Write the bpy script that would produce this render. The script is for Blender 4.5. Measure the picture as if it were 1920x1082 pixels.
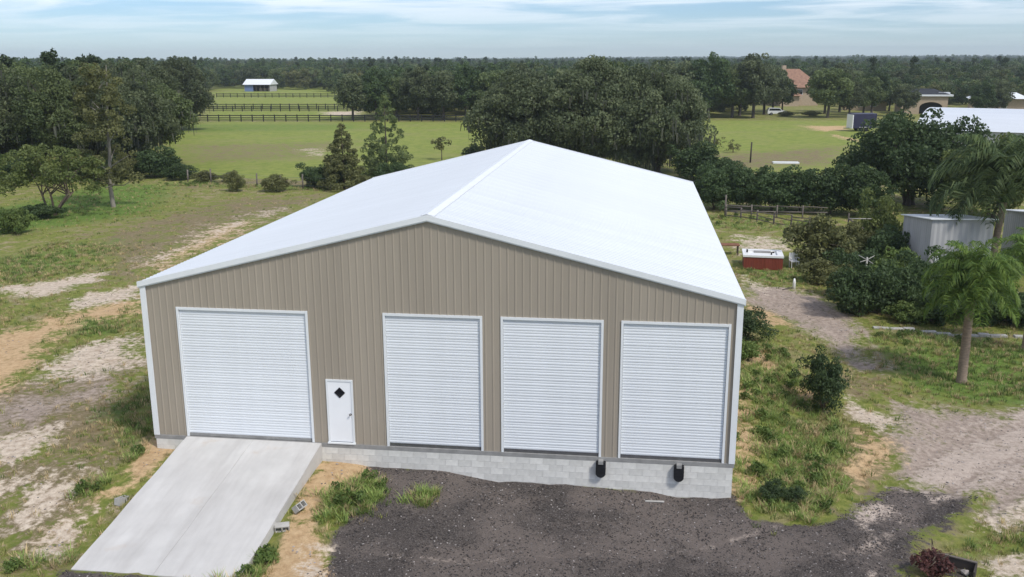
import bpy, math, random
import numpy as np
from mathutils import Matrix, Vector

S = bpy.context.scene
for o in list(bpy.data.objects): bpy.data.objects.remove(o)
COL = S.collection
R = math.radians

# ------------------------------------------------------------------ camera
cam_d = bpy.data.cameras.new('camera'); cam = bpy.data.objects.new('camera', cam_d); COL.objects.link(cam)
YAW, PITCH, ROLL = 0.1321, 0.2405, -0.0033
fw = Vector((-math.sin(YAW)*math.cos(PITCH), math.cos(YAW)*math.cos(PITCH), -math.sin(PITCH)))
rt = Vector((math.cos(YAW), math.sin(YAW), 0)); up = rt.cross(fw)
rt2 = rt*math.cos(ROLL)+up*math.sin(ROLL); up2 = up*math.cos(ROLL)-rt*math.sin(ROLL)
M = Matrix((rt2, up2, -fw)).transposed().to_4x4(); M.translation = (15.149, -26.409, 11.726)
cam.matrix_world = M
cam_d.sensor_width = 36; cam_d.lens = 32.69; cam_d.clip_start = 0.1; cam_d.clip_end = 20000
S.camera = cam

# ------------------------------------------------------------------ sun and sky
SUN_EL, SUN_AZ = R(50), R(128)       # azimuth from +Y towards +X (sun to the right, behind the camera)
sd = Vector((math.sin(SUN_AZ)*math.cos(SUN_EL), math.cos(SUN_AZ)*math.cos(SUN_EL), math.sin(SUN_EL)))
sun_d = bpy.data.lights.new('sun', 'SUN'); sun_d.energy = 2.1; sun_d.angle = R(8); sun_d.color = (1, .96, .9)
sun = bpy.data.objects.new('sun', sun_d); COL.objects.link(sun)
sun.rotation_euler = sd.to_track_quat('Z', 'Y').to_euler(); sun.location = (60, 20, 80)

wd = bpy.data.worlds.new('World'); S.world = wd; wd.use_nodes = True
nt = wd.node_tree; N = nt.nodes; Lk = nt.links; N.clear()
def nn(tree, typ, **kw):
    n = tree.nodes.new(typ)
    for k, v in kw.items(): setattr(n, k, v)
    return n
sky = nn(nt, 'ShaderNodeTexSky', sky_type='NISHITA', sun_disc=False, sun_elevation=SUN_EL, sun_rotation=SUN_AZ, air_density=1.0, dust_density=0.1, ozone_density=2.0)
tc = nn(nt, 'ShaderNodeTexCoord')
sep = nn(nt, 'ShaderNodeSeparateXYZ'); Lk.new(tc.outputs['Generated'], sep.inputs[0])
den = nn(nt, 'ShaderNodeMath', operation='ADD'); Lk.new(sep.outputs[2], den.inputs[0]); den.inputs[1].default_value = 0.05
den2 = nn(nt, 'ShaderNodeMath', operation='MAXIMUM'); Lk.new(den.outputs[0], den2.inputs[0]); den2.inputs[1].default_value = 0.03
dx = nn(nt, 'ShaderNodeMath', operation='DIVIDE'); Lk.new(sep.outputs[0], dx.inputs[0]); Lk.new(den2.outputs[0], dx.inputs[1])
dy = nn(nt, 'ShaderNodeMath', operation='DIVIDE'); Lk.new(sep.outputs[1], dy.inputs[0]); Lk.new(den2.outputs[0], dy.inputs[1])
cmb = nn(nt, 'ShaderNodeCombineXYZ'); Lk.new(dx.outputs[0], cmb.inputs[0]); Lk.new(dy.outputs[0], cmb.inputs[1])
mp = nn(nt, 'ShaderNodeMapping'); mp.inputs['Rotation'].default_value = (0, 0, R(-9)); mp.inputs['Scale'].default_value = (.62, .95, 1)
Lk.new(cmb.outputs[0], mp.inputs[0])
cn = nn(nt, 'ShaderNodeTexNoise'); cn.inputs['Scale'].default_value = .8; cn.inputs['Detail'].default_value = 7; cn.inputs['Roughness'].default_value = .58; cn.inputs['Distortion'].default_value = .6
Lk.new(mp.outputs[0], cn.inputs['Vector'])
cr = nn(nt, 'ShaderNodeMapRange'); cr.interpolation_type = 'SMOOTHSTEP'
cr.inputs['From Min'].default_value = .36; cr.inputs['From Max'].default_value = .64; cr.inputs['To Min'].default_value = .0; cr.inputs['To Max'].default_value = 1.0
Lk.new(cn.outputs[0], cr.inputs['Value'])
# the far edge of the cloud sheet thins out towards the horizon
el = nn(nt, 'ShaderNodeMapRange'); el.interpolation_type = 'SMOOTHSTEP'
el.inputs['From Min'].default_value = 0.008; el.inputs['From Max'].default_value = 0.085; el.inputs['To Min'].default_value = .06; el.inputs['To Max'].default_value = .88
Lk.new(sep.outputs[2], el.inputs['Value'])
cm = nn(nt, 'ShaderNodeMath', operation='MULTIPLY'); Lk.new(cr.outputs[0], cm.inputs[0]); Lk.new(el.outputs[0], cm.inputs[1])
mixc = nn(nt, 'ShaderNodeMix', data_type='RGBA'); Lk.new(cm.outputs[0], mixc.inputs[0]); tn = nn(nt, 'ShaderNodeMix', data_type='RGBA', blend_type='MULTIPLY'); tn.inputs[0].default_value = 1; tn.inputs[7].default_value = (.50, .645, .89, 1); Lk.new(sky.outputs[0], tn.inputs[6]); Lk.new(tn.outputs[2], mixc.inputs[6])
mixc.inputs[7].default_value = (8.3, 8.5, 8.8, 1)
bg = nn(nt, 'ShaderNodeBackground'); bg.inputs[1].default_value = 0.10; Lk.new(mixc.outputs[2], bg.inputs[0])
wo = nn(nt, 'ShaderNodeOutputWorld'); Lk.new(bg.outputs[0], wo.inputs[0])

S.render.engine = 'CYCLES'
S.view_settings.view_transform = 'Standard'; S.view_settings.look = 'None'
S.view_settings.exposure = 0.55; S.view_settings.gamma = 1
S.cycles.max_bounces = 6; S.cycles.diffuse_bounces = 2; S.cycles.glossy_bounces = 2; S.cycles.transmission_bounces = 3; S.cycles.volume_bounces = 1; S.cycles.transparent_max_bounces = 8
S.cycles.sample_clamp_indirect = 4

rng = np.random.default_rng(7)
rnd = random.Random(11)

# ------------------------------------------------------------------ helpers
def tag(o, label=None, cat=None, group=None, kind=None):
    if label: o['label'] = label
    if cat: o['category'] = cat
    if group: o['group'] = group
    if kind: o['kind'] = kind
    return o
def empty(name, loc=(0, 0, 0), rz=0, sc=1):
    o = bpy.data.objects.new(name, None); COL.objects.link(o)
    o.location = loc; o.rotation_euler = (0, 0, rz); o.empty_display_size = .3
    o.scale = (sc, sc, sc) if not hasattr(sc, '__len__') else sc
    return o
def link(name, me, parent=None, loc=None, rot=None, sc=None):
    o = bpy.data.objects.new(name, me); COL.objects.link(o)
    if parent: o.parent = parent
    if loc is not None: o.location = loc
    if rot is not None: o.rotation_euler = rot
    if sc is not None: o.scale = sc
    return o
class MB:
    def __init__(s): s.v = []; s.f = []; s.sm = []
    def quad(s, pts, sm=False):
        b = len(s.v); s.v += [tuple(p) for p in pts]; s.f.append(tuple(range(b, b+len(pts)))); s.sm.append(sm); return s
    def box(s, x0, x1, y0, y1, z0, z1, bev=0):
        b = len(s.v)
        s.v += [(x0,y0,z0),(x1,y0,z0),(x1,y1,z0),(x0,y1,z0),(x0,y0,z1),(x1,y0,z1),(x1,y1,z1),(x0,y1,z1)]
        for f in ((0,3,2,1),(4,5,6,7),(0,1,5,4),(1,2,6,5),(2,3,7,6),(3,0,4,7)): s.f.append(tuple(b+i for i in f)); s.sm.append(False)
        return s
    def prism(s, poly, y0, y1):          # poly in x,z ; extruded along y
        b = len(s.v); n = len(poly)
        s.v += [(x, y0, z) for x, z in poly]+[(x, y1, z) for x, z in poly]
        s.f.append(tuple(b+i for i in range(n))); s.sm.append(False)
        s.f.append(tuple(b+n+i for i in reversed(range(n)))); s.sm.append(False)
        for i in range(n):
            j = (i+1) % n; s.f.append((b+i, b+n+i, b+n+j, b+j)); s.sm.append(False)
        return s
    def tube(s, pts, rad, n=8, cap=True):
        pts = [Vector(p) for p in pts]; b0 = len(s.v)
        if not hasattr(rad, '__len__'): rad = [rad]*len(pts)
        for i, p in enumerate(pts):
            t = (pts[min(i+1, len(pts)-1)]-pts[max(i-1, 0)]).normalized()
            a = t.orthogonal().normalized() if abs(t.z) < .95 else Vector((1, 0, 0)); a = (a-t*a.dot(t)).normalized(); c = t.cross(a)
            for k in range(n):
                an = 2*math.pi*k/n; q = p+(a*math.cos(an)+c*math.sin(an))*rad[i]; s.v.append(tuple(q))
        for i in range(len(pts)-1):
            for k in range(n):
                k2 = (k+1) % n
                s.f.append((b0+i*n+k, b0+i*n+k2, b0+(i+1)*n+k2, b0+(i+1)*n+k)); s.sm.append(True)
        if cap:
            s.f.append(tuple(b0+k for k in reversed(range(n)))); s.sm.append(False)
            s.f.append(tuple(b0+(len(pts)-1)*n+k for k in range(n))); s.sm.append(False)
        return s
    def mesh(s, name, mat):
        me = bpy.data.meshes.new(name); me.from_pydata(s.v, [], s.f); me.polygons.foreach_set('use_smooth', s.sm)
        if mat: me.materials.append(mat)
        me.update(); return me
    def build(s, name, mat, parent=None, **kw): return link(name, s.mesh(name, mat), parent, **kw)
def bevel(o, w=.01, seg=2):
    m = o.modifiers.new('bevel', 'BEVEL'); m.width = w; m.segments = seg; m.limit_method = 'ANGLE'; m.angle_limit = R(40); return o
def lin(r, g, b):
    f = lambda c: (c/255/12.92 if c/255 <= .04045 else ((c/255+.055)/1.055)**2.4)
    return (f(r), f(g), f(b))

# ------------------------------------------------------------------ materials
def mat(name, col, rough=.6, var=.12, scale=3., bump=0, bscale=40., metallic=0, spec=.3, var2=None, stretch=(1, 1, 1), coord='Object', objvar=0):
    m = bpy.data.materials.new(name); m.use_nodes = True; t = m.node_tree; t.nodes.clear()
    out = nn(t, 'ShaderNodeOutputMaterial'); p = nn(t, 'ShaderNodeBsdfPrincipled'); t.links.new(p.outputs[0], out.inputs[0])
    p.inputs['Roughness'].default_value = rough; p.inputs['Metallic'].default_value = metallic; p.inputs['Specular IOR Level'].default_value = spec
    tcn = nn(t, 'ShaderNodeTexCoord'); mpn = nn(t, 'ShaderNodeMapping'); mpn.inputs['Scale'].default_value = stretch
    t.links.new(tcn.outputs[coord], mpn.inputs[0])
    no = nn(t, 'ShaderNodeTexNoise'); no.inputs['Scale'].default_value = scale; no.inputs['Detail'].default_value = 5; no.inputs['Roughness'].default_value = .6
    t.links.new(mpn.outputs[0], no.inputs['Vector'])
    rp = nn(t, 'ShaderNodeMapRange'); rp.inputs['From Min'].default_value = .3; rp.inputs['From Max'].default_value = .7
    t.links.new(no.outputs[0], rp.inputs['Value'])
    mx = nn(t, 'ShaderNodeMix', data_type='RGBA'); t.links.new(rp.outputs[0], mx.inputs[0])
    c2 = var2 if var2 else tuple(min(1, c*(1+var)) for c in col)
    c1 = col if var2 else tuple(c*(1-var) for c in col)
    mx.inputs[6].default_value = (*c1, 1); mx.inputs[7].default_value = (*c2, 1)
    src = mx.outputs[2]
    if objvar:
        oi = nn(t, 'ShaderNodeObjectInfo'); r2 = nn(t, 'ShaderNodeMapRange'); r2.inputs['To Min'].default_value = 1-objvar; r2.inputs['To Max'].default_value = 1+objvar
        t.links.new(oi.outputs['Random'], r2.inputs['Value'])
        vm = nn(t, 'ShaderNodeVectorMath', operation='SCALE'); t.links.new(src, vm.inputs[0]); t.links.new(r2.outputs[0], vm.inputs['Scale']); src = vm.outputs[0]
    t.links.new(src, p.inputs['Base Color'])
    if bump:
        n2 = nn(t, 'ShaderNodeTexNoise'); n2.inputs['Scale'].default_value = bscale; n2.inputs['Detail'].default_value = 4
        t.links.new(tcn.outputs[coord], n2.inputs['Vector'])
        bp = nn(t, 'ShaderNodeBump'); bp.inputs['Strength'].default_value = bump; bp.inputs['Distance'].default_value = .02
        t.links.new(n2.outputs[0], bp.inputs['Height']); t.links.new(bp.outputs[0], p.inputs['Normal'])
    return m
def foliage(name, c1, c2, trans=.36, objvar=.18):
    c1 = tuple(c*k for c, k in zip(c1, (1.36, 1.32, 1.22))); c2 = tuple(c*k for c, k in zip(c2, (1.36, 1.32, 1.22)))
    m = bpy.data.materials.new(name); m.use_nodes = True; t = m.node_tree; t.nodes.clear()
    out = nn(t, 'ShaderNodeOutputMaterial')
    at = nn(t, 'ShaderNodeAttribute', attribute_name='tint')
    mx = nn(t, 'ShaderNodeMix', data_type='RGBA'); t.links.new(at.outputs['Fac'], mx.inputs[0])
    mx.inputs[6].default_value = (*c1, 1); mx.inputs[7].default_value = (*c2, 1)
    oi = nn(t, 'ShaderNodeObjectInfo'); r2 = nn(t, 'ShaderNodeMapRange'); r2.inputs['To Min'].default_value = 1-objvar; r2.inputs['To Max'].default_value = 1+objvar
    t.links.new(oi.outputs['Random'], r2.inputs['Value'])
    vm = nn(t, 'ShaderNodeVectorMath', operation='SCALE'); t.links.new(mx.outputs[2], vm.inputs[0]); t.links.new(r2.outputs[0], vm.inputs['Scale'])
    d = nn(t, 'ShaderNodeBsdfPrincipled'); d.inputs['Roughness'].default_value = .55; d.inputs['Specular IOR Level'].default_value = .25
    t.links.new(vm.outputs[0], d.inputs['Base Color'])
    tr = nn(t, 'ShaderNodeBsdfTranslucent'); t.links.new(vm.outputs[0], tr.inputs[0])
    ms = nn(t, 'ShaderNodeMixShader'); ms.inputs[0].default_value = trans
    t.links.new(d.outputs[0], ms.inputs[1]); t.links.new(tr.outputs[0], ms.inputs[2]); t.links.new(ms.outputs[0], out.inputs[0])
    return m
CTRL = np.array([(0,0,-.45),(-4,0,-.5),(-10,0,-.6),(-15,14,-.6),(-30,35,-.8),(-1,13,-.35),(-1,26,-.4),(-3,30,-.5),(9,28,-.5),
 (5.6,-.3,-.62),(8,0,-.75),(12,0,-.95),(18.3,0,-1.13),(1,-6.6,-.96),(5.5,-6.6,-.98),(-3,-7,-1.0),(12,-5,-1.25),(18,-4,-1.45),
 (25,-3,-1.6),(24,3,-1.6),(29,7,-1.6),(29,13,-1.6),(26,15,-1.5),(18.6,4,-.72),(18.6,10,-.42),(18.6,18,-.42),(18.6,26,-.5),
 (20.5,4,-1.22),(20.7,10,-1.0),(20.7,15,-.85),(22,22,-1.2),(22.6,8,-1.42),(22,29,-1.2),(23,34,-1.3),(30,27,-1.5),(34,20,-1.6),
 (23,54,-1.3),(40,58,-1.3),(-45,60,-1.0),(-15,65,-1.0),(10,70,-1.0),(-20,-10,-1.0),(35,-8,-1.7),(10,-12,-1.4)], float)
def smooth(a, b, x):
    t = np.clip((x-a)/(b-a), 0, 1); return t*t*(3-2*t)
def terrain(x, y):
    x = np.asarray(x, float); y = np.asarray(y, float)
    num = np.zeros(np.broadcast(x, y).shape); den = np.zeros_like(num)
    for cx, cy, cz in CTRL:
        w = 1.0/((x-cx)**2+(y-cy)**2+1.2)**1.75
        num += w*cz; den += w
    z = num/den
    r = np.hypot(x-10, y-20)
    z = z*(1-smooth(60, 120, r)) - 1.0*smooth(60, 120, r)
    z = z + 0.35*np.sin(x*.013+1)*np.sin(y*.017)*smooth(120, 220, r)*(1-smooth(500,900,r))
    z = z + (7+np.clip(x, -3000, 3000)*.0026+2*np.sin(x*.0021+.6))*smooth(1100, 4500, r)
    return z
MASKS = [
('G', 0.5, 1, [(6.68, 0.1), (8.24, -0.04), (9.75, 0.11), (12.27, 0.12), (14.43, -0.05), (18.42, 0.15), (18.7, -1.19), (19.8, -1.39), (21.06, -0.97), (21.84, -0.11), (22.13, -1.5), (22.1, -2.83), (21.98, -4.87), (7.94, -7.33), (7.67, -6.03), (7.27, -4.25), (7.24, -2.95), (8.1, -2.04), (7.26, -0.8)]),
('G', 1.1, 0.8, [(20.72, -1.21), (22.1, 1.07), (23.45, 2.64), (24.74, 2.55), (25.57, 2.11), (26.24, 1.96), (25.53, 0.79), (24.65, -0.32), (23.66, -1.21), (22.92, -2.59), (21.98, -4.87), (20.26, -5.16)]),
('G', 0.4, 1, [(0.73, -6.61), (3.98, -6.74), (4.54, -7.84), (1.13, -8.3)]),
('T', 0.4, 0.95, [(22.0, 0.29), (22.73, 1.03), (23.21, 0.93), (23.13, 0.26), (22.38, -0.41), (21.95, -0.99), (21.86, -0.58)]),
('T', 1.1, 1, [(23.94, 2.61), (24.76, 3.82), (27.05, 6.79), (31.44, 10.56), (29.55, 5.77), (27.72, 3.66), (26.22, 2.15), (25.31, 2.29)]),
('P', 1.0, 0.8, [(24.32, 7.04), (25.76, 9.69), (27.57, 9.69), (31.08, 9.66), (27.65, 1.0), (26.06, 0.34), (25.83, 1.94), (24.2, 2.97)]),
('S', 0.8, 0.7, [(25.09, -0.1), (26.5, 1.61), (28.59, 3.37), (27.32, 0.15), (25.98, -0.29)]),
('S', 0.5, 0.62, [(24.74, -2.27), (25.42, -1.5), (26.78, -1.22), (25.91, -3.43), (24.42, -3.62)]),
('P', 1.2, 0.9, [(21.59, 28.13), (24.22, 27.78), (25.8, 25.77), (26.42, 21.31), (26.1, 18.02), (24.52, 16.87), (23.39, 18.96), (22.01, 22.22), (21.18, 23.5)]),
('P', 0.8, 0.66, [(24.79, 18.32), (26.1, 18.02), (26.65, 14.81), (26.04, 13.23), (25.29, 13.82), (24.64, 16.26)]),
('S', 0.6, 0.6, [(21.64, 31.06), (23.18, 29.07), (22.82, 25.24), (21.52, 26.73)]),
('S', 0.8, 0.58, [(22.49, 44.96), (26.74, 44.38), (26.35, 39.39), (22.12, 37.2)]),
('O', 0.5, 0.62, [(21.17, 24.21), (22.77, 21.77), (23.49, 19.57), (21.69, 17.8), (20.97, 21.46)]),
('O', 0.6, 1.0, [(20.19, 15.88), (21.06, 14.45), (21.44, 12.14), (20.85, 11.36), (19.97, 12.95)]),
('O', 0.5, 0.85, [(21.3, 9.96), (22.54, 9.93), (22.58, 8.92), (21.65, 8.17)]),
('S', 0.7, 1.0, [(23.68, 9.91), (24.12, 9.1), (24.64, 8.38), (25.31, 7.82), (24.32, 6.64), (23.67, 7.51)]),
('O', 0.7, 0.95, [(19.33, 10.18), (19.71, 7.95), (19.38, 2.66), (19.26, 0.26), (18.74, -0.16), (18.53, 1.22)]),
('O', 0.9, 0.58, [(23.36, 6.93), (24.55, 5.7), (24.52, 4.18), (23.25, 3.19), (21.4, 0.77), (21.8, 2.83)]),
('D', 1.2, 0.65, [(22.57, 6.8), (24.85, 6.18), (24.41, 3.78), (22.1, 1.07), (20.12, -1.19), (21.06, 2.54)]),
('L', 1.5, 0.62, [(19.53, 9.23), (20.62, 8.02), (22.57, 6.8), (22.93, 4.92), (20.66, 0.18), (19.28, -0.74), (18.89, 1.26)]),
('L', 1.5, 0.7, [(26.57, 17.4), (35.11, 19.83), (31.2, 9.95), (27.66, 10.0), (26.23, 11.48)]),
('L', 1.5, 0.6, [(21.95, 35.5), (27.77, 33.69), (26.71, 28.17), (21.92, 28.93)]),
('D', 1.0, 0.55, [(22.32, 12.41), (26.6, 13.71), (26.34, 9.6), (23.81, 9.07)]),
('L', 0.8, 0.7, [(25.17, -0.54), (27.32, 0.15), (26.78, -1.22), (24.35, -1.78)]),
('S', 1.0, 0.85, [(-19.7, 19.63), (-20.21, 17.75), (-21.98, 20.08), (-18.98, 21.41), (-17.65, 23.48), (-16.37, 25.05), (-15.8, 22.66), (-15.88, 19.66), (-16.9, 18.34)]),
('S', 1.0, 0.78, [(-14.69, 17.79), (-14.02, 20.23), (-12.52, 21.62), (-10.82, 18.76), (-12.37, 16.95), (-12.86, 15.84)]),
('O', 1.6, 0.9, [(-14.73, 10.51), (-13.36, 13.13), (-13.13, 15.8), (-12.08, 19.58), (-10.47, 18.22), (-9.07, 15.65), (-11.43, 14.01), (-11.08, 10.93), (-9.43, 7.33), (-8.84, 4.51), (-9.08, 3.05)]),
('S', 1.3, 0.75, [(-8.38, 5.79), (-9.4, 8.75), (-9.1, 11.08), (-7.44, 12.78), (-5.17, 8.96), (-5.36, 7.66), (-6.63, 6.27)]),
('P', 1.4, 0.6, [(-8.81, 5.43), (-9.39, 9.12), (-7.69, 13.23), (-4.46, 7.72), (-5.89, 5.08)]),
('S', 0.8, 1.0, [(-6.16, -0.02), (-4.9, 0.68), (-4.44, 1.32), (-3.77, -0.0), (-3.85, -0.87), (-3.98, -1.75), (-5.41, -1.04)]),
('S', 0.9, 0.8, [(-3.37, -2.75), (-2.18, -2.3), (-1.02, -2.78), (-0.82, -3.66), (-1.37, -4.36), (-2.47, -3.82)]),
('S', 0.9, 0.68, [(-1.27, -4.75), (-0.44, -3.75), (0.19, -3.42), (0.53, -5.34), (0.6, -6.42), (-0.22, -6.52)]),
('O', 0.9, 0.6, [(-1.4, -5.03), (-0.51, -3.63), (0.19, -3.42), (0.72, -6.14), (-0.08, -6.51)]),
('O', 0.4, 0.95, [(-0.44, -0.35), (-0.52, 1.13), (0.52, 0.2), (0.71, -0.81), (0.78, -2.01), (0.39, -3.02), (-0.19, -3.47), (-0.39, -2.99), (0.21, -2.39), (-0.2, -1.49)]),
('D', 2.5, 0.85, [(-10.08, 4.37), (-4.91, 7.69), (-1.1, 1.66), (-0.43, -2.31), (-5.76, 0.23), (-7.26, 0.65)]),
('D', 2, 0.8, [(-5.66, -1.45), (-1.17, 0.23), (0.18, -2.8), (1.08, -6.93), (-1.38, -7.2)]),
('L', 1.2, 0.62, [(-13.29, 14.28), (-10.13, 16.63), (-7.5, 12.78), (-9.36, 10.27)]),
('L', 1.0, 0.66, [(-3.82, 2.41), (-4.34, 7.73), (-0.97, 1.67), (-0.94, -0.19)]),
('S', 2.6, 0.5, [(-17.12, 27.87), (-16.97, 32.4), (-18.27, 42.52), (-17.44, 50.09), (-14.99, 53.92), (-13.77, 45.65), (-13.93, 37.7), (-13.21, 27.98), (-13.89, 24.61)]),
('O', 1.6, 0.56, [(-15.52, 26.32), (-17.84, 42.54), (-14.96, 48.7), (-12.95, 35.46), (-12.68, 24.26)]),
('D', 3, 0.6, [(-25.81, 37.15), (-24.0, 58.16), (-13.95, 63.21), (-13.14, 48.89), (-12.6, 22.25), (-15.58, 20.7)]),
('L', 3, 0.75, [(-41.73, 46.09), (-42.16, 66.42), (-33.49, 67.23), (-24.92, 47.5), (-29.19, 39.04), (-32.72, 34.22)]),
('L', 3, 0.6, [(-27.49, 27.32), (-24.57, 35.14), (-21.02, 35.42), (-17.24, 26.23), (-20.13, 20.24), (-21.98, 20.08)]),
('D', 3, 0.7, [(-33.15, 64.24), (-30.33, 72.19), (-19.66, 73.44), (-16.6, 66.16), (-26.86, 65.78), (-30.83, 61.98)]),
('P', 2, 0.62, [(-9.08, 3.05), (-6.89, 5.61), (-4.91, 7.69), (-3.09, 4.78), (-4.53, 1.31), (-6.57, -0.25)]),
('S', 2, 0.52, [(-5.14, -2.14), (-1.41, -0.63), (0.09, -3.81), (-0.08, -6.51), (-1.78, -6.67)]),
('O', 0.4, 0.95, [(5.4, 0.06), (6.68, 0.1), (7.15, -0.44), (6.92, -1.63), (6.5, -2.36), (6.41, -3.72), (6.99, -4.54), (7.8, -6.01), (8.18, -6.84), (6.44, -7.59), (6.17, -6.25), (6.01, -4.91), (5.84, -3.54), (5.73, -1.53)]),
('S', 0.5, 0.62, [(6.51, -4.86), (7.2, -4.51), (7.8, -6.01), (8.05, -6.86), (7.03, -7.05)]),
('L', 0.5, 0.75, [(6.64, -1.52), (7.31, -0.4), (8.12, -1.55), (7.99, -2.81), (7.25, -3.48), (6.72, -3.03)]),
('L', 0.4, 0.6, [(8.63, -1.62), (9.18, -1.16), (9.68, -1.97), (8.99, -2.44)]),
('L', 0.4, 0.6, [(5.23, -5.01), (5.55, -4.71), (6.03, -6.27), (5.55, -6.77)]),
('F', 3, 1, [(-35.22, 67.08), (-69.67, 135.59), (-76.66, 166.89), (-16.75, 171.52), (-6.36, 102.1), (-8.35, 77.1), (-21.53, 71.8), (-30.33, 72.19)]),
('F', 3, 1, [(21.68, 80.73), (27.26, 180.55), (60.0, 183.23), (60.06, 160.17), (42.12, 83.7), (28.27, 86.98)]),
('F', 6, 1, [(-219.93, 482.17), (-140.35, 479.91), (-60.04, 217.43), (-44.58, 174.81), (-79.17, 172.24), (-120.96, 265.18)]),
('S', 3, 0.62, [(-34.52, 107.32), (-31.92, 109.32), (-26.67, 98.45), (-29.63, 98.15)]),
('S', 3, 0.8, [(-65.88, 208.71), (-56.42, 215.07), (-51.24, 192.99), (-59.71, 194.57)]),
('O', 3, 0.9, [(47.08, 165.09), (56.35, 165.82), (53.91, 154.16), (48.59, 151.09)]),
('O', 1.5, 0.9, [(49.03, 143.66), (51.09, 132.63), (49.73, 126.44), (48.55, 136.72)]),
('D', 6, 0.5, [(-59.94, 114.12), (-28.18, 125.28), (-23.44, 93.06), (-42.3, 84.63)]),
('D', 5, 0.62, [(23.05, 105.33), (48.5, 124.42), (42.03, 94.21), (23.06, 83.53)]),
('L', 5, 0.5, [(-84.62, 161.1), (-39.73, 166.18), (-33.85, 145.35), (-69.17, 135.63)]),
('P', 1.2, 0.85, [(28.5, 9.5), (29, 2.5), (45, 5.5), (70, 12), (70, 18), (45, 12.5)]),
('T', 1.2, 1, [(28, 7.6), (29, 5.2), (45, 8), (70, 14), (70, 16.5), (45, 10.6)]),
('G', 0.6, 1, [(7.6, -5.4), (21.5, -4.6), (22, -15), (2, -15), (6.5, -8)]),
]
# ------------------------------------------------------------------ terrain
def hash2(ix, iy, s):
    h = (ix*374761393 + iy*668265263 + s*982451653) & 0xFFFFFFFF
    h = ((h ^ (h >> 13))*1274126177) & 0xFFFFFFFF
    return ((h ^ (h >> 16)) & 0xFFFF)/65535.0
def vnoise(x, y, s=0):
    x = np.asarray(x, float); y = np.asarray(y, float)
    ix = np.floor(x).astype(np.int64); iy = np.floor(y).astype(np.int64); fx = x-ix; fy = y-iy
    fx = fx*fx*(3-2*fx); fy = fy*fy*(3-2*fy)
    return (hash2(ix, iy, s)*(1-fx)+hash2(ix+1, iy, s)*fx)*(1-fy)+(hash2(ix, iy+1, s)*(1-fx)+hash2(ix+1, iy+1, s)*fx)*fy
def fbm(x, y, s=0, o=4):
    a = 0; w = .5; t = 0
    for i in range(o):
        a = a+w*vnoise(x*2**i, y*2**i, s+i*17); t += w; w *= .55
    return a/t
def poly_sd(px, py, poly):
    P = np.array(poly); d = np.full(px.shape, 1e9); ins = np.zeros(px.shape, bool)
    for i in range(len(P)):
        a = P[i]; b = P[(i+1) % len(P)]; e = b-a
        t = np.clip(((px-a[0])*e[0]+(py-a[1])*e[1])/(e@e+1e-9), 0, 1)
        d = np.minimum(d, np.hypot(px-a[0]-t*e[0], py-a[1]-t*e[1]))
        c = ((a[1] > py) != (b[1] > py)) & (px < (b[0]-a[0])*(py-a[1])/((b[1]-a[1]) if b[1] != a[1] else 1e-9)+a[0])
        ins ^= c
    return np.where(ins, d, -d)
TRACKS = [[(36, 10.5), (31, 8.2), (27.2, 5.6), (24.2, 2.2), (21, -1.6), (16, -4.2), (8, -5.6)], [(36, 7.5), (30.5, 5.4), (27, 3.2), (24.6, .2), (22.5, -3), (21.5, -8)], [(21.8, 29), (24.2, 25), (25.8, 20), (26.0, 15), (26.2, 10.5), (27.5, 6.5)]]
def rut(x, y):
    """wheel ruts either side of the lines the vehicles take"""
    o = np.zeros(np.shape(x))
    for tr in TRACKS:
        d = np.full(np.shape(x), 1e9)
        for a, b in zip(tr[:-1], tr[1:]):
            a = np.array(a, float); e = np.array(b, float)-a; t = np.clip(((x-a[0])*e[0]+(y-a[1])*e[1])/(e@e), 0, 1); d = np.minimum(d, np.hypot(x-a[0]-t*e[0], y-a[1]-t*e[1]))
        o = np.maximum(o, np.exp(-((d-.8)/.24)**2))
    return o
CH = 'SOPGLDTF'
def layers(x, y):
    """weights of the ground covers at world x, y: pale sand, orange sand, grey dirt, gravel, lush grass, dry grass, packed track, pasture"""
    out = {c: np.zeros(x.shape) for c in CH}
    for k, fe, st, poly in MASKS:
        P = np.array(poly)
        sel = (x > P[:, 0].min()-4*fe) & (x < P[:, 0].max()+4*fe) & (y > P[:, 1].min()-4*fe) & (y < P[:, 1].max()+4*fe)
        if not sel.any(): continue
        w = np.clip(.5+poly_sd(x[sel], y[sel], poly)/(2*fe), 0, 1)*st
        out[k][sel] = np.maximum(out[k][sel], w)
    ru = rut(x, y); n = fbm(x*.5, y*.5, 91)
    out['T'] = np.clip(out['T']-.42*ru*(out['T'] > .3)+.5*ru*n*(out['G'] > .4), 0, 1)
    out['P'] = np.clip(out['P']+.25*ru*(out['P'] > .2), 0, 1)
    return out
def rough_ground(x, y):
    r = np.hypot(x-10, y-10)
    return -.05*rut(x, y) + ((fbm(x*.45, y*.45, 3)-.5)*.22+(fbm(x*1.7, y*1.7, 5, 3)-.5)*.09)*(1-smooth(50, 110, r))
def zt(x, y):
    x = np.asarray(x, float); y = np.asarray(y, float)
    return terrain(x, y)+rough_ground(x, y)
def zf(x, y): return float(zt(np.array([x]), np.array([y]))[0])

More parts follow.
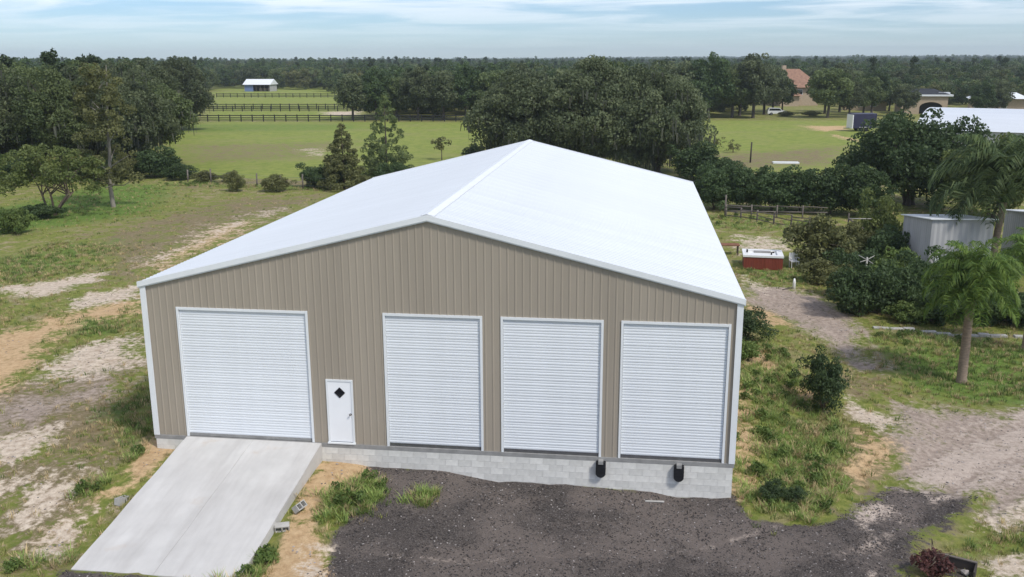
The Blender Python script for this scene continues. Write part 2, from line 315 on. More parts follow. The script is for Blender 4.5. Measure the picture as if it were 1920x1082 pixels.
def geo(a, b, n): return list(a*(b/a)**(np.arange(1, n+1)/n))
gx = sorted([-55-v for v in geo(1, 6000, 40)] + list(np.arange(-55, -20, .5)) + list(np.arange(-20, 36, .26)) + list(np.arange(36, 60, .5)) + [60+v for v in geo(1, 6000, 40)])
gy = sorted([-14-v for v in geo(1, 300, 12)] + list(np.arange(-14, 16, .24)) + list(np.arange(16, 45, .4)) + list(np.arange(45, 110, .8)) + list(np.arange(110, 240, 3)) + [240+v for v in geo(2, 7000, 45)])
gx = np.array(gx); gy = np.array(gy)
X, Y = np.meshgrid(gx, gy); x = X.ravel(); y = Y.ravel()
z = zt(x, y); LY = layers(x, y)
# loose gravel and sand lie lumpier than the turf
z = z + (fbm(x*3.1, y*3.1, 31, 2)-.5)*.05*np.clip(LY['G'], 0, 1)*(y < 20)
nx, ny = len(gx), len(gy)
ii = np.arange((nx-1)*(ny-1)); ci = ii % (nx-1); ri = ii//(nx-1); v0 = ri*nx+ci
F4 = np.stack([v0, v0+1, v0+nx+1, v0+nx], 1)
def fmean(a): return a[F4].mean(1)
fG, fT, fP, fF = fmean(LY['G']), fmean(LY['T']), fmean(LY['P']), fmean(LY['F']); fx_ = fmean(x); fy_ = fmean(y)
cls = np.zeros(len(F4), int)
cls[fF > .5] = 3
cls[((fT > .5) | (fP > .5)) & (fx_ > 18.5)] = 2
cls[fG > .5] = 1

def grass_ground():
    m = bpy.data.materials.new('ground_cover'); m.use_nodes = True; t = m.node_tree; t.nodes.clear()
    out = nn(t, 'ShaderNodeOutputMaterial'); p = nn(t, 'ShaderNodeBsdfPrincipled'); t.links.new(p.outputs[0], out.inputs[0])
    p.inputs['Roughness'].default_value = .9; p.inputs['Specular IOR Level'].default_value = .12
    g = nn(t, 'ShaderNodeNewGeometry')
    def noise(sc, det=5, ro=.6, dist=0):
        n = nn(t, 'ShaderNodeTexNoise'); n.inputs['Scale'].default_value = sc; n.inputs['Detail'].default_value = det; n.inputs['Roughness'].default_value = ro; n.inputs['Distortion'].default_value = dist
        t.links.new(g.outputs['Position'], n.inputs['Vector']); return n.outputs[0]
    def rng_(src, a, b, lo=0, hi=1):
        r = nn(t, 'ShaderNodeMapRange'); r.interpolation_type = 'SMOOTHSTEP'; r.inputs['From Min'].default_value = a; r.inputs['From Max'].default_value = b
        r.inputs['To Min'].default_value = lo; r.inputs['To Max'].default_value = hi; t.links.new(src, r.inputs['Value']); return r.outputs[0]
    def mix(f, a, b):
        x_ = nn(t, 'ShaderNodeMix', data_type='RGBA')
        if hasattr(f, 'is_output') or hasattr(f, 'node'): t.links.new(f, x_.inputs[0])
        else: x_.inputs[0].default_value = f
        for i, c in ((6, a), (7, b)):
            if isinstance(c, tuple): x_.inputs[i].default_value = (*c, 1)
            else: t.links.new(c, x_.inputs[i])
        return x_.outputs[2]
    def math_(op, a, b):
        x_ = nn(t, 'ShaderNodeMath', operation=op)
        for i, c in ((0, a), (1, b)):
            if isinstance(c, (int, float)): x_.inputs[i].default_value = c
            else: t.links.new(c, x_.inputs[i])
        return x_.outputs[0]
    big = noise(.12, 4, .55); mid = noise(.8, 6, .65, .4); fine = noise(4.5, 6, .7); grit = noise(26, 4, .7)
    chs = {}
    for nm, ks in (('cover_a', 'SOPG'), ('cover_b', 'LDTF')):
        a = nn(t, 'ShaderNodeAttribute', attribute_name=nm); s = nn(t, 'ShaderNodeSeparateColor'); t.links.new(a.outputs['Color'], s.inputs[0])
        for i in range(3): chs[ks[i]] = s.outputs[i]
        chs[ks[3]] = a.outputs['Alpha']
    edge = math_('ADD', math_('MULTIPLY', math_('SUBTRACT', mid, .5), 1.5), math_('MULTIPLY', math_('SUBTRACT', fine, .5), 1.4))
    def mask(k, soft=.16, amp=1.0):
        v = math_('ADD', chs[k], math_('MULTIPLY', edge, amp))
        # nothing where the weight is nil
        return math_('MULTIPLY', rng_(v, .5-soft, .5+soft), rng_(chs[k], .04, .3))
    C = dict(g1=(.135,.168,.036), g2=(.245,.25,.066), g3=(.29,.235,.125), bare=(.40,.33,.245), lush1=(.080,.145,.028), lush2=(.17,.245,.054),
             dry1=(.16,.13,.07), dry2=(.27,.215,.125), field1=(.17,.22,.045), field2=(.265,.29,.072), sand1=(.42,.325,.24), sand2=(.68,.58,.46),
             or1=(.44,.29,.155), or2=(.60,.43,.25), p1=(.275,.218,.178), p2=(.45,.365,.30), t1=(.40,.325,.27), t2=(.55,.46,.385), gr1=(.042,.036,.033), gr2=(.125,.108,.098))
    base = mix(rng_(fine, .35, .68), C['g1'], C['g2'])
    base = mix(math_('MULTIPLY', rng_(mid, .45, .62), .75), base, C['g3'])
    base = mix(math_('MULTIPLY', rng_(math_('ADD', math_('MULTIPLY', mid, .5), math_('MULTIPLY', fine, .5)), .55, .62), .7), base, C['bare'])
    fld = mix(rng_(mid, .3, .7), C['field1'], C['field2'])
    fld = mix(math_('MULTIPLY', rng_(big, .45, .7), .45), fld, (.27, .25, .105))
    base = mix(rng_(chs['F'], .3, .7), base, fld)
    base = mix(mask('D', .16), base, mix(rng_(fine, .3, .7), C['dry1'], C['dry2']))
    base = mix(mask('L', .18), base, mix(rng_(fine, .3, .7), C['lush1'], C['lush2']))
    base = mix(mask('P', .3), base, mix(rng_(fine, .32, .68), C['p1'], C['p2']))
    grc = mix(rng_(grit, .36, .66), C['gr1'], C['gr2'])
    grc = mix(math_('MULTIPLY', rng_(noise(.35, 5, .65, .5), .40, .62), .7), grc, (.175, .145, .127))
    base = mix(mask('G', .10, .55), base, grc)
    base = mix(mask('T', .3), base, mix(rng_(fine, .3, .7), C['t1'], C['t2']))
    base = mix(mask('O', .2), base, mix(rng_(fine, .3, .7), C['or1'], C['or2']))
    base = mix(mask('S', .2), base, mix(rng_(fine, .32, .68), C['sand1'], C['sand2']))
    # far ground beyond the farms is woodland floor
    sp = nn(t, 'ShaderNodeSeparateXYZ'); t.links.new(g.outputs['Position'], sp.inputs[0])
    base = mix(math_('MULTIPLY', rng_(sp.outputs[1], 430, 520), 1.0), base, mix(rng_(noise(.02, 6, .7), .35, .65), (.022, .036, .017), (.05, .07, .03)))
    hs = math_('MULTIPLY', math_('SUBTRACT', grit, .5), .5)
    vm = nn(t, 'ShaderNodeVectorMath', operation='SCALE'); t.links.new(base, vm.inputs[0]); t.links.new(math_('ADD', 1.0, hs), vm.inputs['Scale'])
    t.links.new(vm.outputs[0], p.inputs['Base Color'])
    bp = nn(t, 'ShaderNodeBump'); bp.inputs['Strength'].default_value = .9; bp.inputs['Distance'].default_value = .07
    t.links.new(math_('ADD', fine, math_('MULTIPLY', grit, .55)), bp.inputs['Height']); t.links.new(bp.outputs[0], p.inputs['Normal'])
    return m
GROUND = grass_ground()
def sheet(name, sel):
    f = F4[sel]; used = np.unique(f); mp_ = np.full(len(x), -1); mp_[used] = np.arange(len(used)); f = mp_[f]
    me = bpy.data.meshes.new(name); me.vertices.add(len(used)); me.vertices.foreach_set('co', np.stack([x[used], y[used], z[used]], 1).ravel())
    me.loops.add(f.size); me.loops.foreach_set('vertex_index', f.ravel()); me.polygons.add(len(f))
    me.polygons.foreach_set('loop_start', np.arange(len(f))*4); me.polygons.foreach_set('use_smooth', np.ones(len(f), bool))
    for nm, ks in (('cover_a', 'SOPG'), ('cover_b', 'LDTF')):
        a = me.attributes.new(nm, 'FLOAT_COLOR', 'POINT'); a.data.foreach_set('color', np.stack([LY[k][used] for k in ks], 1).astype(np.float32).ravel())
    me.materials.append(GROUND); me.update(); me.validate()
    o = link(name, me); tag(o, kind='structure'); return o
for i, nm in enumerate(('ground', 'gravel_yard', 'dirt_track', 'pasture')): sheet(nm, cls == i)
# ------------------------------------------------------------------ the metal building
W, HE, HR, LEN = 18.288, 5.08, 7.32, 26.45
SL = (HR-HE)/(W/2)
m_wall = mat('taupe_steel', (.335, .290, .234), .45, .06, 1.2, spec=.4, stretch=(1, 1, .15), objvar=.035)
m_roof = mat('white_roof_steel', (.615, .645, .675), .38, .05, .7, spec=.45, stretch=(.12, 1, 1), objvar=.02)
m_trim = mat('white_trim_steel', (.74, .76, .77), .4, .04, 2, spec=.45)
m_door = mat('white_curtain_steel', (.72, .745, .77), .42, .035, 1.5, spec=.45, stretch=(1, 1, .3), objvar=.02)
m_dark = mat('dark_rubber', (.012, .012, .014), .7, .2, 6)
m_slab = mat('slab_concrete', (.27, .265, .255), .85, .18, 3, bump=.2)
m_conc = mat('ramp_concrete', (.52, .505, .48), .8, .09, .9, bump=.12, bscale=25)
m_block = mat('grey_block', (.645, .63, .59), .9, .10, 5, bump=.35, bscale=60, objvar=.09)
m_mort = mat('mortar', (.575, .56, .525), .95, .1, 8)
m_glass = mat('dark_glass', (.006, .007, .012), .08, .05, 1, spec=.6)
m_steel = mat('brushed_steel', (.25, .25, .26), .35, .1, 6, metallic=.8)

bld = empty('metal_building', (0, 0, 0))
tag(bld, 'large taupe metal building with white gable roof and four white roll-up doors', 'building')
OPEN = [(1.067, 5.323, 0, 4.30), (5.79, 6.65, 0, 2.13), (7.687, 10.741, 0, 4.32), (11.297, 14.356, 0, 4.32), (14.871, 18.024, 0, 4.32)]
def ztop(xx): return HR-SL*abs(xx-W/2)-.03
def ribs(x0, x1, pitch=.2286, h=.012):
    pts = []
    k = x0
    while k < x1-1e-4:
        pts += [(k, 0), (k+.05, 0), (k+.066, -h), (k+.098, -h), (k+.114, 0)]
        k += pitch
    return [p for p in pts if p[0] < x1-1e-4]+[(x1, 0)]
def wall_panel(x0, x1):
    prof = ribs(x0, x1)
    xs = [p[0] for p in prof]
    for a, b, *_ in OPEN:
        for e in (a+.03, b-.03):
            if x0 < e < x1: xs.append(e)
    if x0 < W/2 < x1: xs.append(W/2)
    xs = sorted(set(round(v, 5) for v in xs)); dep = np.interp(xs, [p[0] for p in prof], [p[1] for p in prof])
    mb = MB()
    for i in range(len(xs)-1):
        xa, xb = xs[i], xs[i+1]; xm = (xa+xb)/2; ya, yb = dep[i], dep[i+1]
        lo = 0.0
        for a, b, z0, z1 in OPEN:
            if a+.03 < xm < b-.03: lo = z1-.03
        mb.quad([(xa, ya, lo), (xb, yb, lo), (xb, yb, ztop(xb)), (xa, ya, ztop(xa))])
    return mb
fwall = MB().build('front_wall', m_wall, bld)
# girts behind the sheets keep the wall a real wall
g = MB()
for zz in (.1, 4.6): g.box(.1, W-.1, .12, .18, zz, zz+.1)
fwall.data = g.mesh('front_wall', m_steel)
for k in range(20): wall_panel(k*.9144, (k+1)*.9144).build('wall_panel', m_wall, fwall)
# side and rear walls (ribbed)
def side(x_, sgn):
    mb = MB(); prof = ribs(.0, LEN)
    for (a, da), (b, db) in zip(prof[:-1], prof[1:]):
        q = [(x_-sgn*da, a, 0), (x_-sgn*db, b, 0), (x_-sgn*db, b, HE-.02), (x_-sgn*da, a, HE-.02)]
        mb.quad(q if sgn > 0 else q[::-1])
    return mb
side(W, 1).build('side_wall', m_wall, bld); side(0, -1).build('side_wall', m_wall, bld)
mb = MB(); prof = ribs(0, W)
prof = sorted(prof+[(W/2, 0)])
for (a, da), (b, db) in zip(prof[:-1], prof[1:]): mb.quad([(b, LEN-db, 0), (a, LEN-da, 0), (a, LEN-da, ztop(a)), (b, LEN-db, ztop(b))])
mb.build('rear_wall', m_wall, bld)
# roof: every sheet a piece, shared mesh per slope
roof = MB()
roof.prism([(-.02, HE-.02), (W/2, HR-.02), (W+.02, HE-.02), (W+.02, HE-.06), (W/2, HR-.06), (-.02, HE-.06)], .02, LEN-.02)
roof = roof.build('roof', m_trim, bld)
def roof_sheet(sgn):
    mb = MB(); w = .9144; prof = ribs(0, w, h=.018); prof = [(a, -d) for a, d in prof]
    ov = .09
    for (a, da), (b, db) in zip(prof[:-1], prof[1:]):
        x0 = W/2; x1 = W/2+sgn*(W/2+ov); z0 = HR; z1 = HR-SL*(W/2+ov)
        q = [(x0, a, z0+da), (x1, a, z1+da), (x1, b, z1+db), (x0, b, z0+db)]
        mb.quad(q if sgn > 0 else q[::-1])
    return mb.mesh('roof_panel', m_roof)
for s in (-1, 1):
    me = roof_sheet(s)
    for k in range(29): link('roof_panel', me, roof, loc=(0, -.06+k*.9144, 0))
rc = MB()
for s in (-1, 1):
    q = [(W/2, -.07, HR+.05), (W/2, LEN+.13, HR+.05), (W/2+s*.19, LEN+.13, HR+.05-.19*SL-.006), (W/2+s*.19, -.07, HR+.05-.19*SL-.006)]
    rc.quad(q if s < 0 else q[::-1])
    q2 = [q[3], q[2], (q[2][0]+s*.005, q[2][1], q[2][2]-.03), (q[3][0]+s*.005, q[3][1], q[3][2]-.03)]
    rc.quad(q2 if s < 0 else q2[::-1])
rc.build('ridge_cap', m_trim, roof)
# rake trim front and rear, eave trim
for yy in (-.11, LEN+.03):
    for s in (-1, 1):
        mb = MB(); xe = W/2+s*(W/2+.10); zz = HR-SL*(W/2+.10)
        mb.prism([(W/2, HR+.035), (xe, zz+.035), (xe, zz-.13), (W/2, HR-.13)], yy, yy+.07)
        mb.build('rake_trim', m_trim, roof)
        if yy < 0:
            mb = MB(); mb.prism([(W/2, HR-.13), (xe, zz-.13), (xe, zz-.17), (W/2, HR-.17)], yy+.03, yy+.075); mb.build('rake_trim_lip', m_trim, roof)
for s in (-1, 1):
    mb = MB(); xe = W/2+s*(W/2)
    x0, x1 = sorted((xe+s*.03, xe+s*.10)); mb.box(x0, x1, -.03, LEN+.02, HE-.16, HE-.035); mb.build('eave_trim', m_trim, roof)
for x0, x1 in ((-.05, .13), (W-.13, W+.05)):
    mb = MB(); mb.box(x0, x1, -.06, -.022, 0, HE-.10); sx = x0 if x0 < 0 else x1-.03
    mb.box(sx, sx+.03, -.022, .2, 0, HE-.10); mb.build('corner_trim', m_trim, bld)
# roll-up doors
def slat_mesh(wd, h):
    prof = [(0, .004), (.14, .0), (.3, -.004), (.6, -.0045), (.8, -.002), (1.0, .004)]
    mb = MB()
    for (a, da), (b, db) in zip(prof[:-1], prof[1:]):
        mb.quad([(0, da, a*h), (wd, da, a*h), (wd, db, b*h), (0, db, b*h)], True)
    mb.quad([(0, .004, h), (wd, .004, h), (wd, .016, h), (0, .016, h)])
    return mb.mesh('slat', m_door)
for i, (a, b, z0, z1) in enumerate(OPEN):
    if i == 1: continue
    side_ = {0: 'wide white roll-up door above the concrete ramp', 2: 'white roll-up door beside the small entry door', 3: 'white roll-up door second from the right', 4: 'white roll-up door at the right-hand corner'}[i]
    dr = MB()
    wd = b-a-.15
    dr.box(a+.05, b-.05, .12, .14, .02, z1-.05); dr = dr.build('roll_up_door', m_dark, bld); dr['label'] = side_
    nsl = 48; hh = (z1-.085-.10)/nsl
    me = slat_mesh(wd, hh)
    for k in range(nsl): link('slat', me, dr, loc=(a+.075, (.030 if k % 2 else .027)+rnd.uniform(-.0012, .0012), .10+k*hh))
    MB().box(a+.08, b-.08, .012, .06, .012, .098).build('bottom_bar', m_steel if i else m_slab, dr)
    MB().box(a, a+.07, -.032, .11, 0, z1).build('jamb_trim', m_trim, dr)
    MB().box(b-.07, b, -.032, .11, 0, z1).build('jamb_trim', m_trim, dr)
    MB().box(a+.07, b-.07, -.030, .11, z1-.08, z1-.002).build('header_trim', m_trim, dr)
# entry door
a, b, z0, z1 = OPEN[1]
ed = MB(); ed.box(a+.06, b-.06, -.015, .03, .07, z1-.06); ed = bevel(ed.build('entry_door', mat('white_door_paint', (.84, .85, .87), .4, .02, 2), bld), .004); ed['label'] = 'white entry door with a black diamond window'
fr = MB(); fr.box(a, a+.06, -.035, .06, .03, z1); fr.box(b-.06, b, -.035, .06, .03, z1); fr.box(a+.06, b-.06, -.033, .06, z1-.06, z1-.001); fr.build('door_frame', m_trim, ed)
MB().box(a-.02, b+.02, -.075, .06, -.0, .045).build('threshold', m_trim, ed)
cx, cz, q = (a+b)/2, 1.70, .165
dw = MB(); dw.prism([(cx-q, cz), (cx, cz-q), (cx+q, cz), (cx, cz+q)], -.022, -.005); dw = dw.build('diamond_window', m_glass, ed)
df = MB()
for p_, r_ in (((cx-q, cz), (cx, cz-q)), ((cx, cz-q), (cx+q, cz)), ((cx+q, cz), (cx, cz+q)), ((cx, cz+q), (cx-q, cz))):
    df.tube([(p_[0], -.022, p_[1]), (r_[0], -.022, r_[1])], .012, 6)
df.build('window_frame', m_dark, dw)
kn = MB(); kn.tube([(b-.11, -.012, 1.0), (b-.11, -.02, 1.0), (b-.11, -.05, 1.0), (b-.11, -.085, 1.0), (b-.11, -.095, 1.0)], [.035, .035, .014, .034, .02], 10); kn.build('door_knob', m_steel, ed)
# slab edge and block foundation
MB().box(-.04, W+.04, -.05, LEN+.04, -.13, -.004).build('floor_slab', m_slab, bld)  # real slab; its darker grey also paints in the shade strip under the doors
fd = MB(); fd.box(.0, W, -.043, LEN, -1.75, -.131); fd = fd.build('foundation_wall', m_mort, bld)
blk = MB().box(.004, .402, -.05, .12, .004, .2); bm_ = blk.mesh('block', m_block)
half = MB().box(.004, .199, -.05, .12, .004, .2).mesh('block', m_block)
for c in range(7):
    zb = -.134-.204*(c+1); x0 = 0 if c % 2 == 0 else -.203
    for k in range(47):
        xb = x0+k*.406
        if xb > W-.1: continue
        me = bm_; xx = xb
        if xb < 0: xx = 0; me = half
        if xb+.406 > W+.01: me = half; xx = W-.203
        if xx > 1.0 and xx+.4 < 5.4: continue
        if zb+.2 < float(terrain(np.array([xx]), np.array([-.2]))[0])-.18: continue
        link('block', me, fd, loc=(xx, rnd.uniform(-.002, .002), zb))
for s, xx in ((-1, -.005), (1, W+.005)):
    for c in range(5):
        zb = -.134-.204*(c+1)
        for k in range(5):
            o = link('block', bm_, fd, loc=(xx-s*.045, .03+k*.406+(.2 if c % 2 else 0) if s > 0 else .03+(k+1)*.406+(.2 if c % 2 else 0), zb), rot=(0, 0, R(90)*s))
# black rubber bumpers under the slab edge
for xx in (14.36, 16.70):
    zc = -.10
    bp = MB(); pr = [(-.15, 0), (-.15, -.36)]+[(-.15*math.cos(t_), -.36-.15*math.sin(t_)) for t_ in np.linspace(0.2, math.pi-.2, 9)]+[(.15, -.36), (.15, 0)]
    bp.prism([(xx+p_[0], zc+p_[1]) for p_ in pr], -.21, -.06); bp = bevel(bp.build('dock_bumper', m_dark, bld), .015)
    MB().box(xx-.075, xx+.075, -.235, -.051, zc-.06, zc+.045).build('bracket', m_slab, bp)
    for k in range(3): MB().box(xx-.152, xx+.152, -.216, -.205, zc-.2-k*.1, zc-.185-k*.1).build('bumper_ridge', m_dark, bp)
# concrete ramp: two poured strips with a joint
def ramp_material():
    m = mat('ramp_concrete_worn', (.545, .53, .505), .82, .10, .8, bump=.15, bscale=25); t = m.node_tree
    p = next(n for n in t.nodes if n.type == 'BSDF_PRINCIPLED'); srcl = p.inputs['Base Color'].links[0].from_socket
    g = nn(t, 'ShaderNodeNewGeometry'); mpn = nn(t, 'ShaderNodeMapping'); mpn.inputs['Scale'].default_value = (1.5, .16, 1); t.links.new(g.outputs['Position'], mpn.inputs[0])
    n1 = nn(t, 'ShaderNodeTexNoise'); n1.inputs['Scale'].default_value = 1.3; n1.inputs['Detail'].default_value = 6; n1.inputs['Roughness'].default_value = .65; t.links.new(mpn.outputs[0], n1.inputs['Vector'])
    r1 = nn(t, 'ShaderNodeMapRange'); r1.inputs['From Min'].default_value = .42; r1.inputs['From Max'].default_value = .68; r1.inputs['To Max'].default_value = .42; t.links.new(n1.outputs[0], r1.inputs['Value'])
    m1 = nn(t, 'ShaderNodeMix', data_type='RGBA'); t.links.new(r1.outputs[0], m1.inputs[0]); t.links.new(srcl, m1.inputs[6]); m1.inputs[7].default_value = (.36, .34, .32, 1)
    # soil carried onto the slab by tyres
    n2 = nn(t, 'ShaderNodeTexNoise'); n2.inputs['Scale'].default_value = .75; n2.inputs['Detail'].default_value = 8; n2.inputs['Roughness'].default_value = .72; t.links.new(g.outputs['Position'], n2.inputs['Vector'])
    r2 = nn(t, 'ShaderNodeMapRange'); r2.inputs['From Min'].default_value = .60; r2.inputs['From Max'].default_value = .74; r2.inputs['To Max'].default_value = .5; t.links.new(n2.outputs[0], r2.inputs['Value'])
    m2 = nn(t, 'ShaderNodeMix', data_type='RGBA'); t.links.new(r2.outputs[0], m2.inputs[0]); t.links.new(m1.outputs[2], m2.inputs[6]); m2.inputs[7].default_value = (.47, .37, .28, 1)
    t.links.new(m2.outputs[2], p.inputs['Base Color']); return m
m_conc2 = ramp_material()
ramp = empty('concrete_ramp', (1.0, -6.6, -.95)); tag(ramp, 'pale grey concrete ramp sloping up to the wide roll-up door', 'ramp')
for x0, x1 in ((1.06, 3.296), (3.304, 5.56)):
    mb = MB(); n = 14; y0, y1 = -.052, -6.6; z0, z1 = -.006, -.93
    vs = [(y0+(y1-y0)*i/n, z0+(z1-z0)*i/n+.012*math.sin(i*1.1)) for i in range(n+1)]; vs[-1] = (y1, z1)
    for (ya, za), (yb, zb) in zip(vs[:-1], vs[1:]):
        mb.quad([(x0, yb, zb), (x1, yb, zb), (x1, ya, za), (x0, ya, za)], True)
        mb.quad([(x1, yb, -1.7), (x1, ya, -1.7), (x1, ya, za), (x1, yb, zb)]); mb.quad([(x0, ya, -1.7), (x0, yb, -1.7), (x0, yb, zb), (x0, ya, za)])
    mb.quad([(x0, y1, -1.7), (x1, y1, -1.7), (x1, y1, z1), (x0, y1, z1)])
    o = mb.build('ramp_strip', m_conc2, None); o.parent = ramp; o.matrix_parent_inverse = Matrix.Translation((-1.0, 6.6, .95))
# ------------------------------------------------------------------ vegetation
def cloud_mesh(name, Vt, material, tint):
    """Vt: (n,4,3) quads"""
    n = len(Vt); me = bpy.data.meshes.new(name); me.vertices.add(n*4); me.vertices.foreach_set('co', Vt.reshape(-1).astype(np.float32))
    me.loops.add(n*4); me.loops.foreach_set('vertex_index', np.arange(n*4, dtype=np.int32)); me.polygons.add(n)
    me.polygons.foreach_set('loop_start', np.arange(n, dtype=np.int32)*4)
    a = me.attributes.new('tint', 'FLOAT', 'FACE'); a.data.foreach_set('value', tint.astype(np.float32))
    me.materials.append(material); me.update(); return me
def unit(v): return v/(np.linalg.norm(v, axis=-1, keepdims=True)+1e-9)
def leaf_quads(P, Nn, size, r, aspect=.55, hang=0):
    n = len(P); t = unit(np.cross(Nn, r.normal(size=(n, 3)))); b = np.cross(Nn, t)
    if hang: t = unit(t*(1-hang)+np.array([0, 0, -1.])*hang); b = unit(np.cross(Nn, t))
    s = (size*r.uniform(.6, 1.35, n))[:, None]
    return np.stack([P-t*s, P+b*s*aspect+t*s*.1, P+t*s, P-b*s*aspect+t*s*.1], 1)
def clump_leaves(name, cl, per, size, material, seed, aspect=.6, hang=0, upbias=.35):
    r = np.random.default_rng(seed); cl = np.asarray(cl); rm = cl[:, 3].mean()
    n = np.maximum(6, (per*(cl[:, 3]/rm)**2).astype(int)); idx = np.repeat(np.arange(len(cl)), n)
    d = unit(r.normal(size=(len(idx), 3))+np.array([0, 0, upbias])); rad = cl[idx, 3]*r.uniform(.45, 1.0, len(idx))**.6
    P = cl[idx, :3]+d*rad[:, None]*np.array([1.1, 1.1, .8])
    Nn = unit(d+.9*r.normal(size=(len(idx), 3)))
    ct = r.uniform(0, 1, len(cl)); tint = np.clip(.55*ct[idx]+.45*r.uniform(0, 1, len(idx)), 0, 1)
    return cloud_mesh(name, leaf_quads(P, Nn, size, r, aspect, hang), material, tint)
def dome_clumps(w, h, zb, n, cr, seed, lob=.28, flat=.35, inner=.25):
    """clumps over a lobed dome: width w, top h, underside zb"""
    r = np.random.default_rng(seed); out = []
    ph = r.uniform(0, 6.28, 6); zc = zb+(h-zb)*.42
    for i in range(n):
        d = unit(r.normal(size=3)+np.array([0, 0, .15])); az = math.atan2(d[1], d[0])
        R_ = 1-lob*.5+lob*.5*(math.sin(az*3+ph[0]+2*d[2])+.7*math.sin(az*5+ph[1]-3*d[2])+.6*math.sin(d[2]*6+ph[2]+az*2))
        k = r.uniform(.82, 1.0) if r.random() > inner else r.uniform(.4, .8)
        hz = (h-zc) if d[2] > 0 else (zc-zb)
        out.append((d[0]*w/2*R_*k, d[1]*w/2*R_*k, zc+d[2]*hz*R_*k, cr*r.uniform(.65, 1.35)))
    return np.array(out)
def trunk_mesh(name, material, cl, th, rad, seed, lean=.3, nl=8, multi=1):
    r = np.random.default_rng(seed); mb = MB()
    for s in range(multi):
        a = r.uniform(0, 6.28); bx, by = (math.cos(a)*rad*1.2*(multi > 1), math.sin(a)*rad*1.2*(multi > 1))
        lx, ly = r.normal(0, lean, 2); rr = rad/(multi**.5)
        top = (bx+lx+(math.cos(a)*th*.25 if multi > 1 else 0), by+ly+(math.sin(a)*th*.25 if multi > 1 else 0), th)
        mb.tube([(bx, by, -.5), (bx, by, .0), (bx+lx*.15, by+ly*.15, .35), (bx+(top[0]-bx)*.5, by+(top[1]-by)*.4, th*.55), top], [rr*1.7, rr*1.5, rr*1.1, rr*.9, rr*.75], 9)
        for k in range(max(2, nl//multi)):
            c = cl[r.integers(len(cl))]; p0 = Vector(top)*r.uniform(.85, 1) ; p0.x = bx+(top[0]-bx)*(p0.z/th); p0.y = by+(top[1]-by)*(p0.z/th)
            e = Vector(c[:3]); mdl = p0.lerp(e, .5)+Vector((r.normal(0, .3), r.normal(0, .3), .3)); mb.tube([p0, p0.lerp(mdl, .5)+Vector((0, 0, .1)), mdl, e], [rr*.6, rr*.45, rr*.32, rr*.1], 6, False)
    return mb.mesh(name, material)
def moss_mesh(name, cl, n, ln, material, seed):
    r = np.random.default_rng(seed); cl = np.asarray(cl); idx = r.integers(0, len(cl), n)
    a = r.uniform(0, 6.28, n); P = cl[idx, :3]+np.stack([np.cos(a), np.sin(a), -.3*np.ones(n)], 1)*cl[idx, 3][:, None]
    L_ = ln*r.uniform(.4, 1.3, n); wv = .09*r.uniform(.5, 1.6, n); b = np.stack([-np.sin(a+r.normal(0, .7, n)), np.cos(a), np.zeros(n)], 1)*wv[:, None]
    dn = np.stack([r.normal(0, .08, n), r.normal(0, .08, n), -L_], 1)
    return cloud_mesh(name, np.stack([P-b, P+b, P+b*.5+dn, P-b*.5+dn*.92], 1), material, r.uniform(0, 1, n))

f_oak = foliage('oak_leaves', (.048, .067, .036), (.130, .154, .082))
f_oak2 = foliage('oak_leaves_green', (.047, .073, .030), (.14, .175, .072))
f_dark = foliage('dark_leaves', (.027, .050, .023), (.086, .130, .052))
f_lite = foliage('light_leaves', (.062, .095, .03), (.17, .20, .068))
f_oliv = foliage('olive_leaves', (.066, .078, .032), (.165, .172, .072))
f_fine = foliage('bush_leaves', (.030, .055, .026), (.085, .125, .055))
f_bank = foliage('bank_blades', (.125, .20, .055), (.27, .345, .11), .38, .25)
f_pine = foliage('pine_needles', (.02, .036, .018), (.06, .085, .036))
f_moss = foliage('hanging_moss', (.05, .055, .045), (.095, .10, .08), .35)
f_palm = foliage('palm_leaflets', (.06, .12, .03), (.20, .27, .06), .42, .12)
f_palm2 = foliage('dark_palm_leaflets', (.045, .078, .034), (.14, .18, .07), .38, .12)
f_red = foliage('purple_leaves', (.05, .022, .024), (.13, .06, .055))
f_weed = foliage('weed_leaves', (.06, .105, .028), (.16, .21, .065))
f_grass = foliage('grass_blades', (.13, .155, .045), (.27, .265, .10), .3, .3)
f_dryg = foliage('dry_blades', (.22, .17, .095), (.42, .34, .20), .3, .25)
m_bark = mat('bark', (.085, .07, .055), .9, .3, 6, bump=.5, bscale=14, stretch=(1, 1, .25))
m_pale = mat('pale_bark', (.22, .20, .17), .9, .3, 6, bump=.4, bscale=14, stretch=(1, 1, .25))
m_palmb = mat('palm_bark', (.25, .19, .145), .9, .25, 5, bump=.6, bscale=10, stretch=(1, 1, 3))
m_twig = mat('twig', (.13, .10, .075), .9, .3, 6)

class Kind:
    def __init__(s, parts): s.parts = parts        # [(name, mesh)]
def oak_kind(seed, w, h, zb, n, cr, per, leaf, rad, fm, moss=0, multi=1, bark=None, lob=.28):
    cl = dome_clumps(w, h, zb, n, cr, seed, lob)
    p = [('crown', clump_leaves('crown', cl, per, leaf, fm, seed+1)), ('trunk', trunk_mesh('trunk', bark or m_bark, cl, zb+(h-zb)*.3, rad, seed+2, multi=multi))]
    if moss: p.append(('hanging_moss', moss_mesh('hanging_moss', cl, moss, 1.3, f_moss, seed+3)))
    return Kind(p)
def plant(kind, name, x, y, label, cat, group=None, sc=1, rz=None, dz=0):
    e = empty(name, (x, y, zf(x, y)+dz), rnd.uniform(0, 6.28) if rz is None else rz, sc); tag(e, label, cat, group)
    for nm, me in kind.parts:
        o = link(nm, me, e)
        if nm == 'hanging_moss': o['kind'] = 'stuff'
    return e
